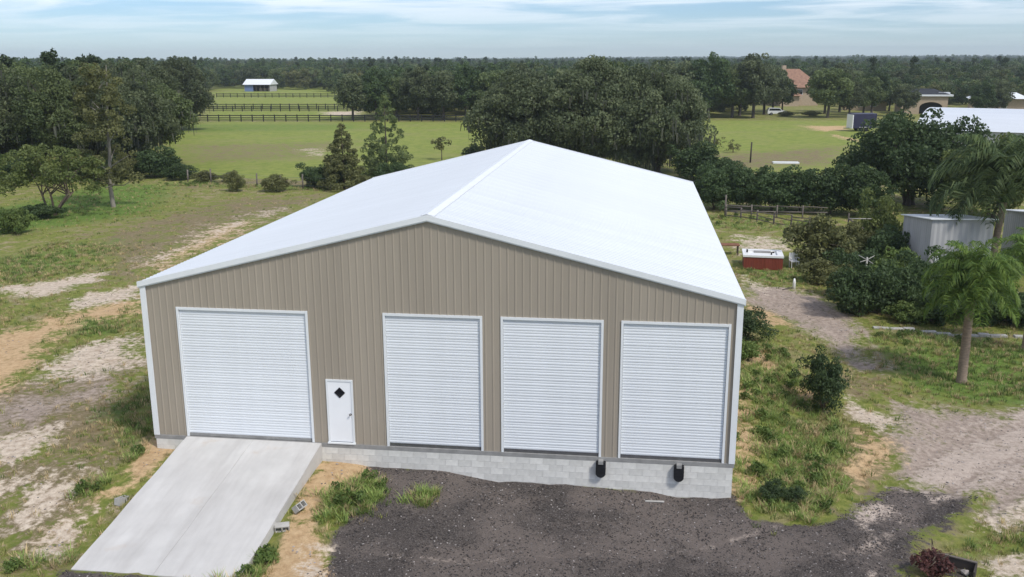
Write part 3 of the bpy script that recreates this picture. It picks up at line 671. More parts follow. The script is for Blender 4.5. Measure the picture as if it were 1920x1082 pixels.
OAK = [oak_kind(100, 13, 13.2, 2.6, 250, 1.0, 150, .155, .42, f_oak, 500), oak_kind(140, 12, 12.4, 2.2, 230, 1.0, 150, .155, .38, f_oak, 450, 2), oak_kind(180, 11, 13.6, 3.0, 220, .95, 150, .155, .36, f_oak2, 200), oak_kind(200, 12, 11.0, 2.0, 230, 1.0, 150, .155, .38, f_oak2, 300, 3)]
# left wood, front row
for (kx, px_, py_, s, lab) in ((0, -57, 71, .93, 'broad moss-hung oak at the left frame edge, behind the spreading tree'), (2, -49.5, 71.5, .88, 'oak in the left wood, straight behind the spreading low tree'),
        (1, -43.5, 75.5, .95, 'oak in the left wood, behind the tall pale-trunked tree'), (3, -62, 80, 1.06, 'oak deep in the left wood at the frame edge'),
        (2, -52, 82, .91, 'greener oak in the second row of the left wood'), (0, -49.5, 90, .93, 'moss-hung oak at the right-hand back of the left wood'), (3, -67, 92, 1.1, 'oak in the third row of the left wood, near the frame edge'), (2, -56.5, 76.5, .9, 'oak between the front rows at the left frame edge'), (3, -45.5, 82.5, 1.02, 'oak filling the right side of the left wood'), (1, -60, 97, 1.0, 'oak in the third row of the left wood')):
    plant(OAK[kx], 'oak_tree', px_, py_, lab, 'tree', 'oaks of the left wood', s)
plant(oak_kind(260, 13.5, 13.6, 1.2, 280, 1.05, 120, .19, .5, f_oak, 600), 'oak_tree', -71.2, 143, 'lone round moss-hung oak standing in the pasture left of the barn', 'tree')
# oaks behind the building
BIG = [oak_kind(300, 16, 11.6, 1.0, 360, 1.1, 150, .165, .5, f_oak, 700, 2, lob=.2), oak_kind(340, 17, 12.8, 1.2, 390, 1.15, 150, .165, .55, f_oak, 800, 3, lob=.2)]
plant(BIG[0], 'oak_tree', 2.2, 88, 'big oak behind the left half of the white roof ridge', 'tree', 'oaks behind the building', .98)
plant(BIG[1], 'oak_tree', 10.2, 86, 'biggest moss-hung oak, behind the ridge end of the white roof', 'tree', 'oaks behind the building', 1.0)
plant(BIG[0], 'oak_tree', 17.2, 83, 'big oak behind the right rear corner of the white roof', 'tree', 'oaks behind the building', (.86, .86, 1.0), 2.2)
plant(OAK[3], 'oak_tree', 11.5, 101, 'tall oak whose top shows just above the biggest oak', 'tree', 'oaks behind the building', 1.2)
ORD = ['first', 'second', 'third', 'fourth', 'fifth', 'sixth', 'seventh', 'eighth', 'ninth', 'tenth', 'eleventh']
# centre wood edge and right row
WOOD = [oak_kind(400+i*20, w_, h_, 2.6, 120, 1.05, 100, .24, .3, fm, 0) for i, (w_, h_, fm) in enumerate(((9.5, 11.6, f_oak), (8.6, 12.2, f_dark), (10, 11.2, f_oak2), (8, 12.6, f_oak)))]
for i in range(11):
    plant(WOOD[i % 4], 'oak_tree', -47.5+i*5.2+rnd.uniform(-1, 1), 177+rnd.uniform(-2, 3), ORD[i]+' dark oak from the left in the front row of the wood beyond the fence', 'tree', 'oaks at the edge of the centre wood', rnd.uniform(.84, .98))
for i, (px_, py_, s, k) in enumerate(((25, 190, 1.08, 0), (31, 189, 1.1, 1), (36.5, 192, 1.0, 2), (41, 191, 1.12, 3), (45.5, 207, 1.0, 0))):
    plant(WOOD[k], 'oak_tree', px_, py_, ORD[i]+' dark oak from the left in the row beside the orange-roofed house', 'tree', 'oaks left of the orange-roofed house', s)
plant(WOOD[2], 'oak_tree', 57.5, 193, 'round dark oak right of the orange-roofed house', 'tree', None, .98)
plant(WOOD[0], 'oak_tree', 63, 196, 'low green oak beside the dark blue trailer', 'tree', None, .70)
for px_, py_, s, k, lab in ((68, 205, .8, 2, 'olive oak between the dark blue trailer and the tan building'), (76, 201, .62, 0, 'low oak just left of the tan building'), (92, 199, .62, 1, 'dark oak hiding the right end of the tan building'), (97, 204, .62, 3, 'dark oak in front of the far white-edged roof'), (108, 206, .8, 2, 'oak at the right frame edge beyond the white barn roof'), (52.5, 226, .7, 1, 'small oak in front of the orange-roofed house'), (66, 222, .95, 3, 'tall oak behind the round oak right of the orange-roofed house'), (72, 214, .8, 1, 'dark oak behind the olive oak near the blue trailer'), (60.5, 212, .92, 0, 'oak filling the gap right of the orange-roofed house'), (49, 218, .9, 3, 'oak hiding the left side of the orange-roofed house'), (79, 226, .72, 2, 'oak behind the left end of the tan building'), (101, 214, .7, 0, 'oak between the two far buildings at the right'), (28, 198, 1.05, 2, 'oak behind the first tree of the row left of the house'), (39, 200, 1.02, 0, 'oak behind the fourth tree of the row left of the house')):
    plant(WOOD[k], 'oak_tree', px_, py_, lab, 'tree', None, s)
# tall pale-trunked tree on the left
r_ = np.random.default_rng(5)
cl = []
for k in range(95):
    zz = r_.uniform(2.4, 12.4); w_ = 2.3*(1-abs((zz-6.5)/8.5)**2)*r_.uniform(.35, 1.1); a_ = r_.uniform(0, 6.28); cl.append((math.cos(a_)*w_+.3*math.sin(zz*.5), math.sin(a_)*w_, zz, r_.uniform(.3, .75)))
cl = np.array(cl); tb = MB(); tb.tube([(0, 0, -.5), (0, 0, .1), (-.12, 0, 2), (.12, .1, 5), (.3, 0, 8), (.55, .1, 11), (.7, 0, 12.4)], [.26, .22, .17, .14, .11, .06, .02], 8)
for k in range(18):
    c = cl[r_.integers(len(cl))]; zz = max(2, c[2]-1.2); tb.tube([(.2*math.sin(zz*.4), 0, zz), ((c[0])*.5, c[1]*.5, c[2]-.6), c[:3]], [.06, .045, .015], 5, False)
plant(Kind([('crown', clump_leaves('crown', cl, 80, .13, f_oliv, 71)), ('trunk', tb.mesh('trunk', m_pale))]), 'slender_tree', -31.2, 51, 'tall slender tree with a pale trunk on the left lawn', 'tree', None, 1, 0)
# low spreading tree with layered foliage
cl = []
for k in range(120):
    a_ = r_.uniform(0, 6.28); q_ = r_.uniform(0, 1)**.5; lay = r_.integers(0, 3)
    cl.append((math.cos(a_)*4.4*q_, math.sin(a_)*3.4*q_, 2.2+lay*1.05+1.1*(1-q_**2)+r_.normal(0, .15), r_.uniform(.35, .7)))
cl = np.array(cl)
plant(Kind([('crown', clump_leaves('crown', cl*np.array([1, 1, 1, 1]), 95, .11, f_lite, 81, upbias=.9)), ('trunk', trunk_mesh('trunk', m_twig, cl, 1.9, .2, 82, .6, 16, 4))]), 'spreading_tree', -33.5, 45.5, 'low wide-spreading tree with layered foliage on the left lawn', 'tree', None, 1, 0)
# shrubs
def bush_kind(seed, w, h, n, cr, per, leaf, fm, hang=0, asp=.6): 
    cl = dome_clumps(w, h, .1, n, cr, seed, .5, inner=.25); cl[:, 2] = np.maximum(cl[:, 2], cr*.4)
    return Kind([('foliage', clump_leaves('foliage', cl, per, leaf, fm, seed+1, asp, hang)), ('stem', trunk_mesh('stem', m_twig, cl, h*.3, .07, seed+2, .1, 9, 3))])
BU = {'dark': bush_kind(500, 3.2, 2.6, 70, .42, 100, .085, f_dark), 'green': bush_kind(520, 3.0, 2.4, 60, .42, 90, .095, f_weed), 'olive': bush_kind(540, 3.2, 2.4, 62, .42, 90, .09, f_oliv),
      'oak': bush_kind(560, 4.2, 4.2, 100, .55, 110, .11, f_dark), 'lite': bush_kind(580, 2.6, 2.2, 56, .38, 90, .08, f_lite), 'sparse': bush_kind(600, 3.4, 2.6, 26, .3, 26, .11, f_oliv), 'red': bush_kind(620, 1.0, .7, 30, .16, 40, .05, f_red), 'fine': bush_kind(640, 3.2, 2.6, 110, .30, 60, .065, f_fine)}
for k, px_, py_, s, lab in (
    ('green', -31, 37, .85, 'round green bush on the lawn at the left frame edge'), ('dark', -33.2, 43.6, (.9, .9, .5), 'dark low bush under the spreading tree'),
    ('oak', -38.6, 72.5, (1.25, 1.1, .85), 'large dark glossy bush at the right end of the left wood'), ('oak', -34.8, 71.0, (.8, .8, .45), 'low dark bush trailing right from the large glossy bush'),
    ('olive', -30.8, 69, (.9, .9, .5), 'low scrub bush on the fence line, left of the grey post'), ('olive', -24.6, 62.5, (.62, .62, .85), 'small upright scrub bush nearest the wire fence posts'),
    ('olive', -20.6, 63, (1.0, .8, .7), 'dark scrub bush between the two fence posts'), ('olive', -28.3, 69.5, (.7, .7, .45), 'tiny scrub bush beside the wire fence'),
    ('dark', -17.8, 66.3, (1.0, .9, 1.0), 'dark bush at the left foot of the smaller pointed tree'), ('dark', -15.8, 66.8, (1.1, 1, 1.1), 'dark bush below the smaller pointed tree'),
    ('dark', -10.6, 70.5, (1.3, 1, 1.0), 'dark bush below the taller pointed tree'), ('oak', -5.5, 92.5, (1, .7, .55), 'dark bush behind the far left corner of the roof'),
    ('oak', 22.2, 57.5, (1.0, 1, 1.0), 'hedge bush nearest the rear corner of the building'), ('oak', 24.6, 58.0, (1.0, 1, 1.02), 'second hedge bush from the building'), ('oak', 27.2, 57.6, (1.05, 1, .95), 'third hedge bush from the building'),
    ('oak', 29.6, 57.2, (1.0, 1, 1.0), 'fourth hedge bush from the building'), ('oak', 32, 56.4, (1.05, 1, 1.06), 'fifth hedge bush from the building'), ('oak', 34.6, 55.6, (1.05, 1, 1.1), 'last hedge bush, touching the big leafy tree'),
    ('olive', 27.4, 34.6, (1.42, 1.3, 1.3), 'big olive bush right of the hot tub'), ('lite', 31.6, 38.5, (1.1, 1.1, 1.9), 'bright green bush left of the grey shed'), ('dark', 31.4, 33.6, (1.0, 1, 1.3), 'dark bush at the left wall of the grey shed'),
    ('dark', 26.9, 22.6, (1.05, 1, 1.15), 'dark bush overhanging the grey track'), ('dark', 28.6, 23.6, (1.0, 1, 1.2), 'dark bush between the track bush and the palm'), ('green', 29.2, 26.4, (1.0, 1, 1.1), 'leafy bush under the pale pipe frame'),
    ('dark', 30.6, 22.4, (1.0, .8, .75), 'low dark bush behind the stone edging, left of the palm trunk'), ('green', 29.3, 21.6, (.7, .6, .5), 'small green plant behind the stone edging'), ('dark', 33.2, 22.6, (1.0, .8, .75), 'low dark bush behind the stone edging, right of the palm trunk'), ('dark', 35.2, 22.9, (1.0, .8, .8), 'low dark bush at the right end of the stone edging'),
    ('dark', 33.0, 27.2, (1.0, .9, 1.15), 'dark bush in front of the grey shed wall'), ('green', 35.2, 27.6, (.95, .9, .95), 'green bush right of the shed door'), ('dark', -55.5, 66.5, (1.3, 1, 1.1), 'dark undergrowth bush below the oak at the left frame edge'), ('oak', -51.5, 67.5, (1.1, 1, .75), 'dark undergrowth bush behind the crown of the spreading tree'), ('green', -47.6, 68.2, (1.3, 1, 1.1), 'green undergrowth bush between the spreading tree and the pale trunk'), ('oak', -44.2, 70.2, (1.0, .9, .7), 'dark undergrowth bush behind the pale-trunked tree'), ('olive', -41.4, 70.6, (1.0, 1, 1.1), 'olive undergrowth bush left of the large glossy bush'),
    ('oak', 21.6, 77, (1.35, 1.2, 1.05), 'low leafy bush under the right flank of the big oaks'), ('oak', 24.6, 74.5, (1.0, 1, .7), 'low bush between the big oaks and the hedge'),
    ('dark', 28.6, 30.6, (1.05, 1, .9), 'dark bush between the olive bush and the pipe frame'), ('green', 30.6, 29.6, (.9, .9, 1.15), 'leafy bush against the left corner of the grey shed'), ('olive', 29.8, 36.4, (1.05, 1, 1.05), 'olive bush behind the pipe frame'), ('dark', 30.8, 25.2, (1.05, 1, 1.15), 'dark bush below the front corner of the grey shed'), ('olive', 27.4, 26.0, (.95, .9, .85), 'olive bush behind the bush overhanging the track'), ('dark', 32.4, 24.6, (1.0, .9, 1.0), 'dark bush behind the small palm crown'),
    ('olive', 26.4, 29.6, (.85, .8, .6), 'low bush between the white post and the track'),
    ('fine', 22.5, 8.3, (.62, .6, 1.0), 'dark upright bush on the bank beside the pale sand'), ('fine', 20.4, 15.6, (.62, .8, .62), 'dark green bush beside the right rear wall of the building'), ('green', 20.0, 12.7, (.4, .5, .4), 'low green weed bush on the bank below the wall'),
    ('fine', 19.5, .0, (.30, .3, .24), 'low leafy weed at the foot of the bank, near the gravel'), ('fine', 20.2, .1, (.24, .24, .2), 'small leafy weed at the bank foot, beside the first one'),
    ('sparse', 26.6, 113.5, (1.3, 1, .9), 'thin dry scrub in the right-hand pasture'), ('sparse', 28.8, 109, (.9, .8, .7), 'smaller thin scrub in the right-hand pasture'),
    ('dark', -54, 230, (1.6, 1.6, 1.6), 'dark tree-like bush at the end of the black fences'), ('red', 23.25, -3.0, (1.1, 1.1, 1.0), 'purple-leaved plant at the bottom right corner'),
    ('olive', 49.5, 199, (1.3, 1, .5), 'low hedge beside the parked white car'), ('olive', 55, 200, (1.6, 1, .5), 'low hedge right of the parked white car')):
    plant(BU[k], 'bush', px_, py_, lab, 'bush', None, s)
# pointed trees beyond the lawn
def cone_kind(seed, h, w, fm):
    r = np.random.default_rng(seed); cl = []
    for k in range(240):
        t_ = r.uniform(0, 1)**1.25; a = r.uniform(0, 6.28); rr = w/2*(1-t_)**.75*r.uniform(.45, 1.1)+.08; cl.append((math.cos(a)*rr, math.sin(a)*rr, .4+t_*(h-.5), .16+.32*(1-t_)*r.uniform(.6, 1.2)))
    tb = MB(); tb.tube([(0, 0, -.4), (0, 0, h*.5), (.05, 0, h)], [.13, .08, .015], 7)
    return Kind([('crown', clump_leaves('crown', np.array(cl), 60, .12, fm, seed+1, .4, .1)), ('trunk', tb.mesh('trunk', m_bark))])
plant(cone_kind(700, 6.6, 4.8, f_oliv), 'pointed_tree', -14.4, 65.6, 'smaller of two pointed trees behind the white roof edge', 'tree', None, 1)
plant(cone_kind(720, 9.2, 6.4, f_oak2), 'pointed_tree', -12.0, 73.5, 'taller pointed tree standing against the pasture', 'tree', None, 1)
plant(oak_kind(740, 2.8, 3.0, 1.2, 14, .4, 26, .16, .06, f_oliv), 'sapling', -10.2, 94.5, 'small thin sapling in the pasture behind the roof', 'tree')
# leafy tree right
plant(oak_kind(760, 12.5, 8.2, .6, 230, .95, 130, .16, .35, f_dark, 0, 3, lob=.32), 'leafy_tree', 40.3, 62.5, 'big dark leafy tree behind the grey shed', 'tree')
plant(oak_kind(790, 8, 6.4, .8, 120, .8, 110, .15, .25, f_lite, 0, 3), 'leafy_tree', 44.5, 55, 'lighter green leafy tree behind the large palm', 'tree')

# queen palms: trunk and single fronds
def frond_mesh(seed, ln, up0, droop):
    r = np.random.default_rng(seed); n = 30; p = np.array([0., 0., 0.]); e = up0; pts = []; st = ln/n
    for i in range(n+1):
        pts.append(p.copy()); d = np.array([math.cos(e), 0, math.sin(e)]); p = p+d*st; e -= droop/n*(.4+1.4*i/n)
    pts = np.array(pts); mb = MB(); idx = [0, 5, 10, 15, 20, 25, 30]; mb.tube([pts[i] for i in idx], [.035, .03, .025, .02, .015, .01, .005], 5, False)
    Q = []
    for i in range(4, n+1):
        for rep in range(3):
            for s in (-1, 1):
                t_ = i/n; L_ = ln*.27*(math.sin(math.pi*min(1, .18+t_*.85)))**.7*r.uniform(.8, 1.15)+.1
                tg = unit(pts[min(i+1, n)]-pts[i-1]); sd_ = np.array([0, s, 0.]); b0 = pts[i]+tg*r.uniform(-.5, .5)*st
                d1 = unit(sd_*r.uniform(.5, 1)+tg*.55+np.array([0, 0, r.uniform(-.1, .6)])); m_ = b0+d1*L_*.5; d2 = unit(d1*.8+np.array([0, 0, -.85])); e_ = m_+d2*L_*.55
                wv = np.cross(d1, np.array([0, 0, 1.])); wv = unit(wv+.4*r.normal(size=3))*.020
                Q.append([b0-wv*.4, b0+wv*.4, m_+wv, m_-wv]); Q.append([m_-wv, m_+wv, e_+wv*.15, e_-wv*.15])
    Q = np.array(Q); me = cloud_mesh('frond', Q, f_palm, np.repeat(r.uniform(0, 1, len(Q)//2), 2)*.6+.2)
    # the midrib joins the leaflet mesh
    nb = len(me.vertices); V = np.concatenate([Q.reshape(-1, 3), np.array(mb.v)]); Fc = [tuple(range(i*4, i*4+4)) for i in range(len(Q))]+[tuple(nb+j for j in f) for f in mb.f]
    m2 = bpy.data.meshes.new('frond'); m2.from_pydata(V.tolist(), [], Fc); a = m2.attributes.new('tint', 'FLOAT', 'FACE')
    tv = np.concatenate([np.repeat(r.uniform(0, 1, len(Q)//2), 2)*.7, np.ones(len(mb.f))*.9]); a.data.foreach_set('value', tv.astype(np.float32)); m2.materials.append(f_palm); m2.update(); bpy.data.meshes.remove(me)
    return m2
FR = [frond_mesh(900+i, 1.0*ln, u, d) for i, (ln, u, d) in enumerate(((2.7, 1.3, 2.3), (2.7, 1.0, 2.5), (2.6, .55, 2.3), (2.4, -.05, 1.5), (2.4, 1.45, 1.5)))]
def palm(x_, y_, th, sc, label, nf=32, seed=1, lean=(0, 0), flare=.16, fm=None):
    e = empty('palm_tree', (x_, y_, zf(x_, y_)), 0); tag(e, label, 'palm', 'palms by the grey shed'); r = np.random.default_rng(seed)
    pts = []; rd = []
    nseg = 26
    for i in range(nseg+1):
        t_ = i/nseg; pts.append((lean[0]*t_**1.5, lean[1]*t_**1.5, -.3+(th+.3)*t_)); rd.append(flare*(1.15-.25*t_+(.22*(1-t_*6) if t_ < .16 else 0))*(1+(.05 if i % 2 else -.03)))
    mb = MB(); mb.tube(pts, rd, 12); mb.build('trunk', m_palmb, e)
    sh = MB(); sh.tube([(lean[0], lean[1], th-.05), (lean[0], lean[1], th+.35), (lean[0], lean[1], th+.9)], [flare*.95, flare*.75, flare*.25], 9); sh.build('crownshaft', f_palm, e)
    for k in range(nf):
        az = k*2.399+r.normal(0, .12); ty = 4 if k < 5 else 0 if k < 14 else 1 if k < 25 else 2 if k < 35 else 3
        o = link('frond', FR[ty], e, loc=(lean[0], lean[1], th+.75-.014*k), rot=(0, r.normal(0, .06), az), sc=(sc*r.uniform(.9, 1.08),)*3)
        if fm: o.material_slots[0].link = 'OBJECT'; o.material_slots[0].material = fm
palm(29.1, 13.1, 3.7, .92, 'small palm with a bare brown trunk standing on the right lawn', 42, 3, (0, 0), .18)
palm(36.6, 31.8, 4.9, 1.95, 'largest palm at the right frame edge, behind the grey shed', 36, 5, (.3, 0), .2, f_palm2)
palm(33.6, 18.2, 3.3, .95, 'palm half cut by the right frame edge, behind the small palm', 32, 8, (0, 0), .17)

# ------------------------------------------------------------------ scattering (uncountable cover)
def scatter(name, pos, scale, var, sources, label, cat=None):
    n = len(pos); me = bpy.data.meshes.new(name); me.vertices.add(n); me.vertices.foreach_set('co', pos.astype(np.float32).ravel())
    for nm, arr in (('isc', scale), ('irot', rng.uniform(0, 6.28, n))): me.attributes.new(nm, 'FLOAT', 'POINT').data.foreach_set('value', np.asarray(arr, np.float32))
    me.attributes.new('ivar', 'INT', 'POINT').data.foreach_set('value', np.asarray(var, np.int32)); me.update()
    o = link(name, me); o['kind'] = 'stuff'; o['label'] = label
    if cat: o['category'] = cat
    ng = bpy.data.node_groups.new(name, 'GeometryNodeTree'); ng.interface.new_socket('Geometry', in_out='INPUT', socket_type='NodeSocketGeometry'); ng.interface.new_socket('Geometry', in_out='OUTPUT', socket_type='NodeSocketGeometry')
    gi = nn(ng, 'NodeGroupInput'); go = nn(ng, 'NodeGroupOutput'); ip = nn(ng, 'GeometryNodeInstanceOnPoints'); jn = nn(ng, 'GeometryNodeJoinGeometry')
    ng.links.new(gi.outputs[0], ip.inputs['Points']); ip.inputs['Pick Instance'].default_value = True
    for s in reversed(sources):        # a join lists its inputs last-linked first
        oi = nn(ng, 'GeometryNodeObjectInfo'); oi.inputs['Object'].default_value = s; oi.inputs['As Instance'].default_value = True; ng.links.new(oi.outputs['Geometry'], jn.inputs[0])
    ng.links.new(jn.outputs[0], ip.inputs['Instance'])
    def at(nm, ty):
        a = nn(ng, 'GeometryNodeInputNamedAttribute', data_type=ty); a.inputs['Name'].default_value = nm; return a.outputs[0]
    ng.links.new(at('ivar', 'INT'), ip.inputs['Instance Index']); ng.links.new(at('isc', 'FLOAT'), ip.inputs['Scale'])
    cb = nn(ng, 'ShaderNodeCombineXYZ'); ng.links.new(at('irot', 'FLOAT'), cb.inputs[2]); ng.links.new(cb.outputs[0], ip.inputs['Rotation'])
    ng.links.new(ip.outputs[0], go.inputs[0]); md = o.modifiers.new('scatter', 'NODES'); md.node_group = ng
    return o
def src(name, me): return bpy.data.objects.new(name, me)
def in_poly(px, py, poly): return poly_sd(px, py, poly) > 0

# woods: low-detail crowns for the masses behind the first rows
def far_kind(seed, w, h, zb, n, cr, per, leaf, fm):
    return clump_leaves('wood_crown', dome_clumps(w, h, zb, n, cr, seed, .3, inner=.12), per, leaf, fm, seed+1)
def pine_mesh(seed, h):
    r = np.random.default_rng(seed); cl = []
    for k in range(34):
        t_ = r.uniform(.52, 1); a = r.uniform(0, 6.28); rr = 2.3*(1.15-t_)/.6*r.uniform(.2, 1.1); cl.append((math.cos(a)*rr, math.sin(a)*rr, h*t_, r.uniform(.4, .85)))
    return clump_leaves('pine_crown', np.array(cl), 24, .34, f_pine, seed+1, .45)
WS = [src('wood_tree', far_kind(800, 10, 12, 1.5, 60, 1.15, 66, .33, f_oak)), src('wood_tree', far_kind(810, 9, 12.5, 1.5, 56, 1.15, 66, .33, f_dark)), src('wood_tree', far_kind(820, 10.5, 11, 1.0, 60, 1.2, 66, .33, f_oak2)),
      src('wood_tree', far_kind(830, 8, 10.5, 1.0, 50, 1.1, 66, .33, f_oliv)), src('pine_tree', pine_mesh(840, 13.6)), src('pine_tree', pine_mesh(850, 14.6))]
def jitter_grid(x0, x1, y0, y1, sp):
    a, b = np.meshgrid(np.arange(x0, x1, sp), np.arange(y0, y1, sp)); a = a.ravel(); b = b.ravel()
    return a+rng.uniform(-.45, .45, len(a))*sp, b+rng.uniform(-.45, .45, len(b))*sp
def wood(name, poly, sp, hs, label, pine=.08):
    P = np.array(poly); a, b = jitter_grid(P[:, 0].min(), P[:, 0].max(), P[:, 1].min(), P[:, 1].max(), sp); k = in_poly(a, b, poly); a = a[k]; b = b[k]
    v = rng.choice(6, len(a), p=[.3*(1-pine)/.95, .25*(1-pine)/.95, .25*(1-pine)/.95, .15*(1-pine)/.95, pine/2, pine/2]) if True else None
    scatter(name, np.stack([a, b, terrain(a, b)-.2], 1), hs*rng.uniform(.8, 1.12, len(a)), v, WS, label, 'trees')
wood('woodland', [(-160, 60), (-75, 70), (-70, 98), (-58, 104), (-62, 118), (-78, 135), (-92, 172), (-140, 262), (-190, 420), (-420, 420), (-330, 120)], 6.2, .95, 'dense dark wood filling the left edge behind the first oaks', .08)
wood('woodland', [(-48, 186), (-15, 185), (27, 195), (45, 215), (44, 262), (34, 288), (-30, 300), (-66, 285), (-58, 235)], 6.4, .84, 'dense dark wood beyond the pasture, behind the roof ridge', .03)
wood('woodland', [(-200, 425), (-128, 392), (-95, 330), (-66, 305), (-30, 305), (34, 292), (60, 300), (120, 300), (420, 330), (420, 430), (300, 520), (-250, 520)], 8.5, .88, 'wood behind the far barn and the houses', .06)
wood('woodland', [(70, 262), (74, 240), (110, 230), (140, 225), (260, 230), (420, 325), (120, 296), (62, 296)], 7.5, .62, 'low wood behind the tan building at the right', .0)
a, b = jitter_grid(-1300, 1300, 500, 1200, 13.5); k = np.abs(a-15+.13*(b+26)) < .78*(b+26)+60; a, b = a[k], b[k]
scatter('far_forest', np.stack([a, b, terrain(a, b)-.3], 1), rng.uniform(.75, 1.08, len(a))*(1+.18*smooth(0, -400, a)), rng.choice(6, len(a), p=[.28, .25, .25, .12, .05, .05]), WS, 'far flat forest stretching to the horizon', 'forest')
a, b = jitter_grid(-4200, 4200, 1200, 5200, 34); k = np.abs(a-15+.13*(b+26)) < .78*(b+26)+60; a, b = a[k], b[k]
scatter('far_forest', np.stack([a, b, terrain(a, b)-2], 1), rng.uniform(1.25, 1.6, len(a)), rng.choice(4, len(a), p=[.3, .25, .25, .2]), WS[:4], 'bluish forest on the horizon', 'forest')
# ------------------------------------------------------------------ grass, weeds, loose stones
def tuft(seed, n, h, spread, w, fm, lean=.5):
    r = np.random.default_rng(seed); Q = []
    for k in range(n):
        a = r.uniform(0, 6.28); b0 = np.array([math.cos(a), math.sin(a), 0])*spread*r.uniform(0, 1); a2 = a+r.normal(0, .6); o_ = np.array([math.cos(a2), math.sin(a2), 0])
        hh = h*r.uniform(.5, 1.15); s = np.array([-o_[1], o_[0], 0])*w*r.uniform(.7, 1.3); m_ = b0+o_*hh*lean*.4+np.array([0, 0, hh*.6]); e_ = b0+o_*hh*lean*1.1+np.array([0, 0, hh])
        Q.append([b0-s, b0+s, m_+s*.8, m_-s*.8]); Q.append([m_-s*.8, m_+s*.8, e_+s*.1, e_-s*.1])
    return cloud_mesh('grass_tuft', np.array(Q), fm, np.repeat(r.uniform(0, 1, n), 2))
def weed(seed, n, h, fm, leaf):
    r = np.random.default_rng(seed); cl = np.array([(r.normal(0, .16), r.normal(0, .16), r.uniform(.05, h), r.uniform(.06, .14)) for _ in range(n)]); return clump_leaves('weed', cl, 12, leaf, fm, seed+1, .5)
GT = [src('grass_tuft', tuft(1, 12, .10, .10, .007, f_grass)), src('grass_tuft', tuft(2, 10, .13, .09, .007, f_grass)), src('grass_tuft', tuft(3, 12, .11, .11, .007, f_dryg)), src('grass_tuft', tuft(4, 14, .12, .12, .008, f_weed))]
TW = [src('tall_grass', tuft(5, 18, .27, .18, .010, f_bank, .8)), src('tall_grass', tuft(6, 18, .26, .18, .010, f_dryg, .8)), src('weed', weed(7, 14, .34, f_weed, .055)), src('tall_grass', tuft(8, 20, .22, .18, .012, f_bank, .9))]
def ground_z(a, b): return zt(a, b)
def spots(x0, x1, y0, y1, n): return rng.uniform(x0, x1, n), rng.uniform(y0, y1, n)
def clear_of_shed(a, b): return ~((a > -.1) & (a < W+.1) & (b > -.1) & (b < LEN+.1)) & ~((a > 1.0) & (a < 5.62) & (b < .1) & (b > -6.65))
def bare(L_): return np.maximum.reduce([L_['S'], L_['O'], L_['P']*.9, L_['G']*1.2, L_['T']*1.2])
ga, gb = [], []
for (x0, x1, y0, y1, n) in ((-22, 32, -12, 8, 60000), (-26, 38, 8, 34, 52000), (-45, 45, 34, 72, 15000)):
    a, b = spots(x0, x1, y0, y1, n); ga.append(a); gb.append(b)
a = np.concatenate(ga); b = np.concatenate(gb); L_ = layers(a, b)
n1 = fbm(a*.8, b*.8, 41); n2 = fbm(a*.25, b*.25, 43)
dens = np.clip(.95-1.55*bare(L_)-.8*np.clip(n1-.52, 0, 1)*2, 0, 1)*np.clip(.05+n2*.8, 0, 1)*(1-.75*L_['D'])+.3*L_['L']
k = clear_of_shed(a, b) & (rng.uniform(0, 1, len(a)) < dens); a, b = a[k], b[k]
lush = L_['L'][k]; dry = L_['D'][k]; u = rng.uniform(0, 1, len(a))
v = np.where(u < .08+.5*lush, 3, np.where(u < .36+.3*lush, 0, np.where(u < .6-.3*dry, 1, 2)))
scatter('grass', np.stack([a, b, ground_z(a, b)], 1), rng.uniform(.7, 1.5, len(a))*(1+.3*lush), v, GT, 'patchy short grass around the building', 'grass')
# taller growth on the bank, round the ramp and along the wire fence
ga, gb = [], []
for poly, n in (([(18.5, -.6), (20.5, -1.2), (22, 1.5), (23, 6), (22.8, 10), (21.3, 16), (19.5, 16), (18.5, 8)], 2600), ([(6.3, -3.2), (6.6, -1.4), (7.6, -1.0), (8.2, -2.0), (7.6, -3.4), (6.9, -3.9)], 520), ([(8.6, -2.3), (9.4, -2.2), (9.6, -1.4), (8.8, -1.5)], 60),
        ([(4.9, -6.8), (5.62, -6.6), (5.7, -5.2), (6.0, -5.0), (6.0, -7)], 160), ([(5.7, -2.6), (6.5, -2.3), (6.5, -1.8), (5.8, -1.9)], 90), ([(-.6, -1.2), (.2, -1.3), (.2, -.3), (-.5, -.2)], 90), ([(-1.4, -3.6), (-.4, -3.2), (-.2, -2.3), (-1.2, -2.6)], 130), ([(-.8, -7), (.9, -6.6), (.9, -5.8), (-.6, -6.2)], 120),
        ([(-34, 66), (-16, 63.5), (-16, 66), (-34, 69)], 1500), ([(19.5, 48), (30, 46), (30, 52), (20, 55)], 900), ([(-1.6, 1), (-.1, 1), (-.1, 12), (-1.4, 12)], 260), ([(26, 17.5), (35, 18.5), (35, 20), (26, 19.2)], 300)):
    P = np.array(poly); a, b = spots(P[:, 0].min(), P[:, 0].max(), P[:, 1].min(), P[:, 1].max(), n); k = in_poly(a, b, poly); ga.append(a[k]); gb.append(b[k])
a = np.concatenate(ga); b = np.concatenate(gb); L_ = layers(a, b); k = clear_of_shed(a, b) & (rng.uniform(0, 1, len(a)) < np.clip(1.1-1.1*L_['O']-.9*L_['S'], .03, 1)*np.clip(fbm(a*.7, b*.7, 61)*2.6-.75, .06, 1)); a, b = a[k], b[k]
u = rng.uniform(0, 1, len(a)); v = np.where(u < .40, 0, np.where(u < .60, 1, np.where(u < .66, 2, 3)))
scatter('tall_weeds', np.stack([a, b, ground_z(a, b)], 1), rng.uniform(.5, 1.15, len(a)), v, TW, 'rank weeds and tall grass on the bank and verges', 'weeds')
